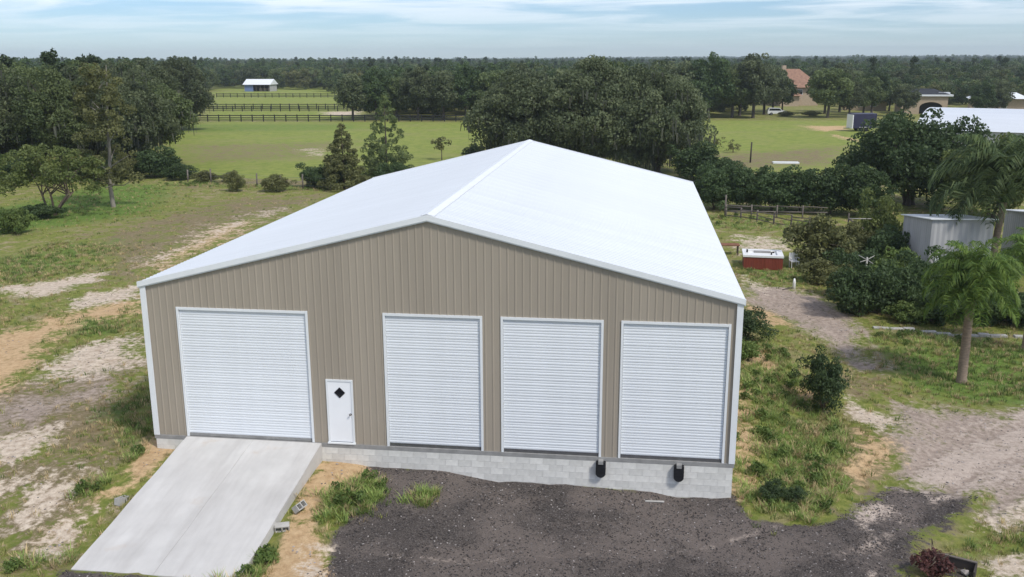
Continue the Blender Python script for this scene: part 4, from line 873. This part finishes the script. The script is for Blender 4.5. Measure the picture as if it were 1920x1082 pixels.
# loose stones
def stone(seed, fm):
    r = np.random.default_rng(seed); mb = MB(); ico = [(0,0,1),(.89,0,.45),(.28,.85,.45),(-.72,.53,.45),(-.72,-.53,.45),(.28,-.85,.45),(.72,.53,-.45),(-.28,.85,-.45),(-.89,0,-.45),(-.28,-.85,-.45),(.72,-.53,-.45),(0,0,-1)]
    fc = [(0,1,2),(0,2,3),(0,3,4),(0,4,5),(0,5,1),(1,6,2),(2,7,3),(3,8,4),(4,9,5),(5,10,1),(6,7,2),(7,8,3),(8,9,4),(9,10,5),(10,6,1),(11,7,6),(11,8,7),(11,9,8),(11,10,9),(11,6,10)]
    sc = np.array([1.2, .9, .6]); mb.v = [tuple(np.array(p)*sc*r.uniform(.7, 1.2)) for p in ico]; mb.f = fc; mb.sm = [False]*20; return mb.mesh('stone', fm)
m_st1 = mat('dark_stone', (.055, .048, .045), .9, .3, 2, objvar=.4); m_st2 = mat('grey_stone', (.135, .12, .112), .9, .3, 2, objvar=.3); m_st3 = mat('pale_stone', (.32, .29, .27), .9, .2, 2, objvar=.3)
SS = [src('stone', stone(1, m_st1)), src('stone', stone(2, m_st1)), src('stone', stone(3, m_st2)), src('stone', stone(4, m_st3))]
a, b = spots(-1, 31, -12, 9, 120000); L_ = layers(a, b); k = clear_of_shed(a, b) & (L_['G']+.35*(fbm(a*2, b*2, 71)-.5) > .5); a, b = a[k], b[k]
scatter('loose_gravel', np.stack([a, b, ground_z(a, b)+.005], 1), rng.uniform(.010, .03, len(a)), rng.choice(4, len(a), p=[.36, .27, .33, .04]), SS, 'dark loose gravel strewn over the yard', 'gravel')
a, b = spots(-16, 34, -12, 30, 26000); L_ = layers(a, b); k = clear_of_shed(a, b) & (np.maximum.reduce([L_['S'], L_['O']*.6, L_['P'], L_['T']]) > .5) & (L_['G'] < .4); a, b = a[k], b[k]
scatter('loose_stones', np.stack([a, b, ground_z(a, b)], 1), rng.uniform(.012, .04, len(a)), rng.choice([2, 3], len(a), p=[.5, .5]), SS, 'small pale stones on the bare sand and the track', 'stones')

# ------------------------------------------------------------------ yard objects
m_white = mat('white_plastic', (.78, .78, .76), .35, .04, 4, spec=.5)
m_tub = mat('redwood_cabinet', (.20, .045, .028), .6, .25, 3, stretch=(6, 6, .3))
m_wood = mat('weathered_wood', (.15, .13, .112), .9, .3, 3, bump=.4, bscale=20, stretch=(.3, 1, 4), objvar=.2)
m_black = mat('black_board', (.018, .018, .02), .8, .3, 2, objvar=.2)
m_grey = mat('grey_sheet_metal', (.41, .405, .40), .5, .14, 1.2, stretch=(1, 1, .25))
m_rust = mat('rusty_steel', (.20, .09, .05), .8, .4, 4)
m_lite = mat('pale_block', (.40, .385, .355), .9, .15, 6, bump=.3)
m_tan = mat('tan_stucco', (.42, .33, .24), .85, .1, 2)
m_tile = mat('orange_roof_tile', (.27, .155, .105), .8, .25, 1.5, bump=.4, bscale=3)
m_darkroof = mat('dark_shingle', (.03, .033, .04), .85, .25, 2)
m_blue = mat('blue_sheet_metal', (.16, .22, .42), .5, .1, 1)
m_navy = mat('navy_trailer_paint', (.03, .03, .065), .4, .12, 1)
m_carw = mat('white_car_paint', (.75, .76, .77), .25, .02, 1, spec=.6)
m_int = mat('dark_shaded_boards', (.06, .05, .045), .9, .2, 3)  # dark wood; behind the barn and archway openings the shade is painted in

def at(x_, y_, name, label, cat, rz=0, group=None, dz=0):
    e = empty(name, (x_, y_, zf(x_, y_)+dz), rz); return tag(e, label, cat, group)
# hollow concrete blocks by the ramp
def cmu(x_, y_, rz, rot, label, dz):
    e = at(x_, y_, 'concrete_block', label, 'block', rz, 'loose blocks by the ramp', dz)
    b_ = MB(); l, w_, h_ = .40, .20, .20
    for x0, x1, y0, y1 in ((-l/2, l/2, -w_/2, -w_/2+.03), (-l/2, l/2, w_/2-.03, w_/2), (-l/2, -l/2+.03, -w_/2+.03, w_/2-.03), (-.018, .018, -w_/2+.03, w_/2-.03), (l/2-.03, l/2, -w_/2+.03, w_/2-.03)): b_.box(x0, x1, y0, y1, 0, h_)
    o = b_.build('block_shell', m_lite, e); o.rotation_euler = rot
    return e
cmu(5.86, -3.15, R(75), (R(50), 0, 0), 'pale hollow block tilted against the ramp side, nearer the wall', .10)
cmu(5.78, -4.15, R(20), (R(-75), 0, 0), 'hollow block lying against the ramp side, nearer the camera', .08)
cmu(.62, -3.35, R(80), (0, R(12), 0), 'grey block half sunk on the left side of the ramp', -.05)
# broken crate, bottom right
e = at(23.95, -2.75, 'wooden_crate', 'small broken dark wooden crate beside the purple plant', 'crate', R(-25))
for i, (sx, sy, sw, sh) in enumerate(((0, .28, .9, .3), (.43, 0, .05, .3), (-.43, 0, .05, .2))):
    if i == 0: MB().box(-.45, .45, .26, .30, 0, .3).build('back_board', m_int, e)
    else: MB().box(sx-.02, sx+.02, -.26, .26, 0, sh).build('side_board', m_int, e)
MB().box(-.45, .45, .24, .32, .302, .33).build('top_rail', m_wood, e); MB().box(-.41, .41, -.26, .255, .0, .03).build('base_board', m_int, e)
for px_, py_, s, lab in ((24.12, -2.85, .11, 'pale stone inside the broken crate, right side'), (23.75, -2.65, .12, 'greenish pale stone inside the broken crate, left side'), (23.55, -2.75, .10, 'pale stone left of the broken crate'), (27.0, -1.4, .16, 'white stone on the sandy patch in the bottom right corner')):
    o = link('stone', SS[3].data, None, (px_, py_, zf(px_, py_)+s*.8), (.3, .2, px_*7), (s, s, s)); tag(o, lab, 'stone', 'pale stones at the bottom right')
# pale splinter of board on the gravel
o = MB().box(-.28, .28, -.04, .04, 0, .02).build('board_scrap', m_lite); o.location = (16.0, -.62, zf(16, -.62)+.03); o.rotation_euler = (0, 0, .05); tag(o, 'short pale board lying on the gravel below the wall', 'board')
# hot tub
e = at(23.45, 34.1, 'hot_tub', 'hot tub with red-brown cabinet and white shell on the grass', 'hot tub', R(-4))
MB().box(-1.2, 1.2, -1.0, 1.0, -.1, .80).build('cabinet', m_tub, e)
for k in range(11): MB().box(-1.19+k*.217, -1.19+k*.217+.2, -1.018, -.998, .02, .78).build('cabinet_board', m_tub, e)
for k in range(9): MB().box(1.198, 1.218, -.99+k*.22, -.99+k*.22+.205, .02, .78).build('cabinet_board', m_tub, e)
sh = MB()
for x0, x1, y0, y1 in ((-1.26, 1.26, -1.06, -.72), (-1.26, 1.26, .72, 1.06), (-1.26, -.9, -.72, .72), (.9, 1.26, -.72, .72)): sh.box(x0, x1, y0, y1, .805, .93)
sh.box(-.9, .9, -.72, .72, .805, .82)
sh = sh.build('shell', m_white, e)
MB().box(-.5, .55, .38, .70, .821, .90).build('seat', m_slab, sh); MB().tube([(.55, -.1, .82), (.55, -.1, .95), (.7, -.2, 1.0)], .05, 8).build('spout', m_dark, sh); MB().tube([(-.98, -.1, .93), (-.98, -.1, 1.12)], .055, 8).build('control_knob', m_dark, sh)
# white plastic chair beside it
e = at(25.45, 34.0, 'plastic_chair', 'white plastic garden chair beside the hot tub', 'chair', R(10))
MB().box(-.26, .26, -.24, .24, .40, .44).build('seat', m_white, e)
bk = MB().box(-.26, .26, .24, .29, .44, .92).build('backrest', m_white, e)
for sx in (-.25, .21):
    for sy in (-.24, .2): MB().box(sx, sx+.04, sy, sy+.04, 0, .40).build('leg', m_white, e)
for sx in (-.30, .25): MB().box(sx, sx+.05, -.24, .24, .62, .65).build('armrest', m_white, e)
# brick-coloured bench/box by the roof edge
e = at(21.7, 37.6, 'wooden_table', 'small brown wooden table next to the roof edge, behind the hot tub', 'table', 0)
MB().box(-.65, .65, -.4, .4, .66, .72).build('table_top', m_rust, e)
for sx in (-.58, .52):
    for sy in (-.34, .28): MB().box(sx, sx+.06, sy, sy+.06, 0, .66).build('leg', m_int, e)
# white marker post, pipe frame
e = at(24.45, 27.6, 'marker_post', 'short white post standing at the edge of the track', 'post'); MB().tube([(0, 0, -.2), (0, 0, .42), (0, 0, .62)], [.09, .085, .04], 10).build('post_shaft', m_white, e); MB().tube([(-.1, 0, .1), (-.7, -.35, .02)], [.035, .02], 6).build('rope', m_wood, e)
e = at(28.3, 27.3, 'pipe_frame', 'pale pipe frame with spread arms rising from the bushes', 'frame')
MB().tube([(0, 0, -.1), (0, 0, 2.35)], .05, 8).build('pole', m_lite, e)
for dx_, dy_, dz_ in ((-1.1, -.2, -.35), (1.0, -.5, -.6), (.55, .7, .1), (-.3, .8, .1)): MB().tube([(0, 0, 2.2), (dx_, dy_, 2.2+dz_)], .022, 6).build('arm', m_lite, e)
e = at(30.0, 37.6, 'pole_gate', 'pale pole rail sticking out behind the olive bush', 'rail'); MB().tube([(-.6, 0, 2.6), (.2, -.9, 2.1)], .05, 6).build('pole', m_wood, e); MB().tube([(-.6, 0, 2.6), (.9, .1, 2.6)], .035, 6).build('pole', m_lite, e); MB().tube([(-.6, 0, -.1), (-.6, 0, 2.95)], .05, 6).build('upright', m_wood, e)
# corral of weathered rails
e = at(25.4, 50.4, 'rail_fence', 'old weathered wooden rail fence in front of the hedge', 'fence')
A_, B_ = Vector((-2.6, 3.2, 0)), Vector((3.4, -2.2, 0)); nseg = 5
for i in range(nseg+1):
    p_ = A_.lerp(B_, i/nseg); zz = zf(25.4+p_.x, 50.4+p_.y)-zf(25.4, 50.4); MB().tube([(p_.x, p_.y, zz-.3), (p_.x+.03, p_.y, zz+(1.9 if i == 0 else 1.0))], .07, 7).build('post', m_wood, e)
    if i < nseg:
        q_ = A_.lerp(B_, (i+1)/nseg)
        for hh in (.25, .6, .92): MB().tube([(p_.x, p_.y-.08, zz+hh+rnd.uniform(-.1, .06)), (q_.x, q_.y-.08, zz+hh+rnd.uniform(-.22, .08))], .04, 5).build('rail', m_wood, e)
for i in range(4):
    MB().tube([(-2.6+i*2.1, 3.3, 1.0), (-.5+i*2.1, 3.1, .95)], .05, 5).build('rail', m_wood, e); MB().tube([(-2.5+i*2.1, 3.2, -.3), (-2.5+i*2.1, 3.2, 1.1)], .06, 6).build('post', m_wood, e)
    MB().tube([(-2.6+i*2.1, 3.3, .5), (-.5+i*2.1, 3.1, .55)], .05, 5).build('rail', m_wood, e)
# stone edging in front of the shrub bed
def edging(i, x_, y_, ln, h_):
    o = MB().box(-ln/2, ln/2, -.14, .14, -.2, h_).build('edging_block', m_lite); bevel(o, .03); o.location = (x_, y_, zf(x_, y_)); o.rotation_euler = (0, rnd.uniform(-.03, .03), .03+rnd.uniform(-.05, .05))
    tag(o, ORD[i]+' pale edging block from the left in the row below the dark shrubs', 'block', 'edging blocks below the shrubs')
xx = 27.1
for i in range(11):
    ln = rnd.uniform(.5, .85); edging(i, xx+ln/2, 20.05+.06*(xx-27), ln, rnd.uniform(.06, .17)); xx += ln+(.02 if i not in (2, 8) else .35)
# grey shed
e = at(32.3, 29.6, 'grey_shed', 'grey metal shed with a single-pitch roof behind the palms', 'shed', R(4))
sw_, sd2, hf, hb = 3.5, 4.6, 4.2, 3.7
def shed_wall(x0, y0, x1, y1, h0, h1, nm):
    mb = MB(); n = max(2, int(math.hypot(x1-x0, y1-y0)/.3)); nx_, ny_ = (y1-y0), -(x1-x0); l_ = math.hypot(nx_, ny_); nx_ /= l_; ny_ /= l_
    for i in range(n*2):
        t0, t1 = i/(2*n), (i+1)/(2*n); d0, d1 = (.0, .025) if i % 2 == 0 else (.025, .0)
        P0 = (x0+(x1-x0)*t0+nx_*d0, y0+(y1-y0)*t0+ny_*d0); P1 = (x0+(x1-x0)*t1+nx_*d1, y0+(y1-y0)*t1+ny_*d1)
        mb.quad([(*P0, 0), (*P1, 0), (*P1, h0+(h1-h0)*t1), (*P0, h0+(h1-h0)*t0)])
    return mb.build(nm, m_grey, e)
shed_wall(0, 0, sw_, 0, hf, hf, 'front_wall'); shed_wall(0, sd2, 0, 0, hb, hf, 'side_wall'); shed_wall(sw_, 0, sw_, sd2, hf, hb, 'side_wall'); shed_wall(sw_, sd2, 0, sd2, hb, hb, 'rear_wall')
rf = MB(); rf.v = [(-.15, -.15, hf+.06), (sw_+.15, -.15, hf+.06), (sw_+.15, sd2+.15, hb+.04), (-.15, sd2+.15, hb+.04), (-.15, -.15, hf+.0), (sw_+.15, -.15, hf+.0), (sw_+.15, sd2+.15, hb-.02), (-.15, sd2+.15, hb-.02)]; rf.f = [(0, 1, 2, 3), (7, 6, 5, 4), (0, 4, 5, 1), (1, 5, 6, 2), (2, 6, 7, 3), (3, 7, 4, 0)]; rf.sm = [False]*6; rf.build('roof', m_trim, e)
MB().box(.35, 1.25, -.06, -.03, .0, 2.0).build('door', m_trim, e)
e = at(39.2, 33.5, 'grey_shed', 'second grey shed at the right frame edge, beside the largest palm', 'shed', 0); shed_wall(0, 0, 4, 0, 3.9, 3.9, 'front_wall'); shed_wall(0, 4, 0, 0, 3.4, 3.9, 'side_wall'); shed_wall(4, 0, 4, 4, 3.9, 3.4, 'side_wall'); shed_wall(4, 4, 0, 4, 3.4, 3.4, 'rear_wall')
rf.build('roof', m_trim, e, sc=(1.14, .87, .93))
# wire fence with wooden posts along the lawn
e = at(-24.5, 65, 'wire_fence', 'low wire fence with wooden posts between the lawn and the pasture', 'fence')
prev = None
for i, (px_, py_) in enumerate(((-33, 69.0), (-30.0, 68.2), (-27, 67.2), (-24, 66.2), (-21.2, 65.5), (-18.6, 65.0), (-15.5, 64.6))):
    p_ = Vector((px_+24.5, py_-65, zf(px_, py_)-zf(-24.5, 65))); hh = rnd.uniform(1.3, 1.7); MB().tube([p_+Vector((0, 0, -.3)), p_+Vector((.04, 0, hh))], .08, 7).build('post', m_wood, e)
    if prev:
        for w_ in (.35, .75, 1.15): MB().tube([prev+Vector((0, 0, w_)), p_+Vector((0, 0, w_))], .012, 4, False).build('wire', m_steel, e)
    prev = p_
e = at(29.7, 96, 'fence_post', 'single dark post in the right-hand pasture', 'post'); MB().tube([(0, 0, -.3), (.05, 0, 2.6)], [.11, .09], 8).build('post_shaft', m_int, e)
o = MB().box(-1.6, 1.6, -.6, .6, 0, .18).build('tarp_sheet', m_white); o.location = (34.0, 95.3, zf(34, 95.3)+.02); tag(o, 'long white sheet lying in the right-hand pasture', 'sheet')
# black board fences round the paddocks
post_me = MB().box(-.10, .10, -.07, .07, -.3, 1.5).mesh('post', m_black); rail_me = MB().box(-1.21, 1.21, -.02, .02, -.09, .09).mesh('board', m_black)
def board_fence(x0, y0, x1, y1, label, hsc=1):
    e = at((x0+x1)/2, (y0+y1)/2, 'board_fence', label, 'fence', 0, 'black paddock fences'); l_ = math.hypot(x1-x0, y1-y0); n = int(l_/2.44); an = math.atan2(y1-y0, x1-x0); z0 = e.location.z
    for i in range(n+1):
        px_, py_ = x0+(x1-x0)*i/n, y0+(y1-y0)*i/n; zz = zf(px_, py_)-z0; link('post', post_me, e, (px_-e.location.x, py_-e.location.y, zz), (0, 0, an))
        if i < n:
            mx_, my_ = x0+(x1-x0)*(i+.5)/n, y0+(y1-y0)*(i+.5)/n; zz = zf(mx_, my_)-z0
            for hh in (.35, .80, 1.30): link('board', rail_me, e, (mx_-e.location.x+.09*math.sin(an), my_-e.location.y-.09*math.cos(an), zz+hh), (0, 0, an), (l_/n/2.42, 1, 1))
board_fence(-80, 168.5, -16, 173.5, 'black board fence nearest the pasture, in front of the centre wood')
board_fence(-97, 208, -50, 214, 'black board fence in the second row, near side'); board_fence(-101, 219, -52, 225, 'black board fence in the second row, far side')
board_fence(-134, 296, -72, 303, 'farthest black board fence, below the barn')
# far barn
e = at(-148.5, 372, 'open_barn', 'small open barn with white roof beyond the paddock fences', 'barn')
def P(parent, nm, m_, *bx): return MB().box(*bx).build(nm, m_, parent)
P(e, 'rear_wall', m_int, -5.8, 5.8, 4, 4.2, 0, 3.2); P(e, 'side_wall', m_grey, -5.8, -5.6, -4, 4, 0, 3.0); P(e, 'side_wall', m_grey, 5.6, 5.8, -4, 4, 0, 3.0); P(e, 'front_wall', m_blue, -5.6, -1.8, -4.1, -3.9, 0, 2.9)
for k in range(4): P(e, 'post', m_wood, -.6+k*1.9, -.4+k*1.9, -4.05, -3.85, 0, 2.9)
for k in range(3): P(e, 'stall_panel', m_tan, -.3+k*1.9, 1.1+k*1.9, -1, -.9, 0, 1.3)
rb = MB(); rb.v = [(-6.3, -4.8, 2.9), (6.3, -4.8, 2.9), (6.3, 0, 5.2), (-6.3, 0, 5.2), (-6.3, 4.8, 2.9), (6.3, 4.8, 2.9)]; rb.f = [(0, 1, 2, 3), (3, 2, 5, 4), (0, 3, 4), (1, 5, 2), (0, 4, 5, 1)]; rb.sm = [False]*5; rb.build('roof', m_trim, e)
# house with the orange tile roof
e = at(59.5, 262, 'house', 'two-storey house with an orange tiled hip roof among the trees', 'house', R(8))
P(e, 'wall', m_tan, -7, 7, -5, 5, 0, 5.2)
def hip(parent, nm, m_, x0, x1, y0, y1, z0, z1, ins):
    mb = MB(); ym = (y0+y1)/2; mb.v = [(x0, y0, z0), (x1, y0, z0), (x1, y1, z0), (x0, y1, z0), (x0+ins, ym, z1), (x1-ins, ym, z1)]; mb.f = [(0, 1, 5, 4), (1, 2, 5), (2, 3, 4, 5), (3, 0, 4), (0, 3, 2, 1)]; mb.sm = [False]*5; return mb.build(nm, m_, parent)
rf_ = hip(e, 'roof', m_tile, -8, 8, -6, 6, 5.2, 10.4, 5.5); P(rf_, 'chimney', m_tan, -2.6, -1.5, -.6, .6, 8.6, 11.4)
pr = hip(e, 'porch_roof', m_tile, -5.8, 1.2, -9.5, -5.05, 3.0, 4.6, 2.2); P(e, 'porch_wall', m_tan, -5, .4, -8.6, -5.05, 0, 3.0)
for k in range(4):
    w_ = P(e, 'window', m_trim, -5.8+k*3.4, -4.4+k*3.4, -5.06, -4.99, 3.2, 4.7); P(w_, 'pane', m_glass, -5.7+k*3.4, -4.5+k*3.4, -5.09, -5.05, 3.3, 4.6)
# parked white car
e = at(48, 204, 'parked_car', 'white car parked before the orange-roofed house', 'car', R(3))
body = MB(); body.prism([(-2.3, .35), (2.25, .35), (2.3, .8), (2.2, 1.0), (1.1, 1.08), (.55, 1.68), (-1.9, 1.72), (-2.28, 1.05)], -.9, .9); bevel(body.build('body', m_carw, e), .06)
for s in (-.912, .905):
    w_ = MB(); w_.prism([(-1.95, 1.1), (.95, 1.1), (.48, 1.6), (-1.78, 1.63)], s, s+.008); w_.build('side_window', m_glass, e)
ws = MB(); ws.quad([(1.10, -.8, 1.12), (1.10, .8, 1.12), (.62, .75, 1.66), (.62, -.75, 1.66)]); ws.build('windscreen', m_glass, e)
for sx in (-1.4, 1.45):
    for sy in (-.92, .70):
        w_ = MB(); w_.tube([(sx, sy, .34), (sx, sy+.22, .34)], .34, 14); w_ = w_.build('wheel', m_dark, e); MB().tube([(sx, sy-.006, .34), (sx, sy+.226, .34)], .19, 10).build('rim', m_steel, w_)
for sy in (-.7, .5): P(e, 'headlight', m_trim, 2.26, 2.32, sy, sy+.2, .7, .88)
o = MB()
# dark trailer
e = at(55.6, 152, 'cargo_trailer', 'dark blue box trailer with a white front edge beside the sand', 'trailer', R(12))
bevel(P(e, 'box', m_navy, -2.0, 2.4, -1.2, 1.2, .55, 3.2), .08); P(e, 'front_edge', m_white, -2.12, -1.96, -1.23, 1.23, .55, 3.0); P(e, 'tow_bar', m_steel, -3.2, -2.0, -.08, .08, .5, .62)
for sx in (-.3, .55):
    for sy in (-1.28, 1.06): w_ = MB(); w_.tube([(sx, sy, .36), (sx, sy+.22, .36)], .36, 12); w_.build('wheel', m_dark, e)
P(e, 'fender', m_white, -.8, 1.05, -1.32, -1.21, .74, .8)
# tan building with arched opening
e = at(83.5, 212, 'tan_building', 'low tan building with white eaves and a dark archway', 'building', R(-4))
wl = MB(); arch = [(-1, 0)]+[(1.5+2.6*math.cos(t_), 1.6+1.25*math.sin(t_)) for t_ in np.linspace(math.pi, 0, 11)]+[(4.1, 0)]
wl.prism([(-5.2, 0), (-1.1, 0), (-1.1, 1.6)]+arch[1:-1]+[(4.1, 0), (5.2, 0), (5.2, 4.2), (-5.2, 4.2)], -.25, .25); wl.build('front_wall', m_tan, e)
P(e, 'rear_wall', m_tan, -5.2, 5.2, 7.8, 8, 0, 4.2); P(e, 'side_wall', m_tan, -5.2, -5, .3, 7.8, 0, 4.2); P(e, 'side_wall', m_tan, 5.0, 5.2, .3, 7.8, 0, 4.2); P(e, 'porch_back', m_int, -4.9, 4.9, 3, 3.1, 0, 4.1)
P(e, 'eave', m_trim, -5.9, 6.2, -.7, 8.6, 4.22, 4.62); hip(e, 'roof', m_darkroof, -5.6, 5.6, -.4, 8.3, 4.63, 5.9, 3)
P(e, 'roof_light', m_trim, 3.2, 5.8, 1, 3, 4.64, 5.1)
# white-eaved low building right, and one behind the trees
for px_, py_, lab, w_ in ((105, 226, 'low building with a white roof edge at the far right', 7), (74.5, 233, 'white-roofed low building half hidden by oaks', 6)):
    e = at(px_, py_, 'low_house', lab, 'building', R(-14)); P(e, 'wall', m_tan, -w_+.6, w_-.6, -3.5, 3.5, 0, 3.3); hip(e, 'roof', m_trim, -w_, w_, -4.2, 4.2, 3.3, 4.9, 3.4)
    for k in range(3): q_ = P(e, 'window', m_trim, -w_+1.5+k*3, -w_+2.9+k*3, -3.56, -3.49, 1, 2.4); P(q_, 'pane', m_glass, -w_+1.6+k*3, -w_+2.8+k*3, -3.59, -3.55, 1.1, 2.3)
# barn with the big white roof at the right edge
e = at(67.5, 121, 'white_barn', 'large barn with a curved white roof at the right frame edge', 'barn', R(-24))
mb = MB(); n = 16
prof = [(-13+26*i/n, 3.1+2.5*math.sin(math.pi*i/n)**.9) for i in range(n+1)]
for (a_, za), (b_, zb) in zip(prof[:-1], prof[1:]): mb.quad([(-9, a_, za), (26, a_, za), (26, b_, zb), (-9, b_, zb)], True)
for xx in (-9, 26): mb.quad([(xx, a_, za) for a_, za in prof])
mb.build('roof', m_roof, e)
for y_ in (-12.8, 12.6): P(e, 'side_wall', m_grey, -8.8, 25.8, y_, y_+.2, 0, 3.1)
for x_ in (-8.8, 25.6): P(e, 'end_wall', m_grey, x_, x_+.2, -12.6, 12.6, 0, 3.1)

# ------------------------------------------------------------------ haze
HAZE = True
if HAZE:
    hz = MB().box(-5600, 5600, -60, 5600, -8, 75).mesh('haze', None); ho = link('haze', hz); ho['kind'] = 'stuff'; ho['label'] = 'thin bluish summer haze over the plain'
    m = bpy.data.materials.new('haze'); m.use_nodes = True; t = m.node_tree; t.nodes.clear(); out = nn(t, 'ShaderNodeOutputMaterial'); v = nn(t, 'ShaderNodeVolumePrincipled')
    v.inputs['Color'].default_value = (.80, .89, 1, 1); v.inputs['Density'].default_value = .00017; v.inputs['Anisotropy'].default_value = .2
    t.links.new(v.outputs[0], out.inputs['Volume']); hz.materials.append(m)
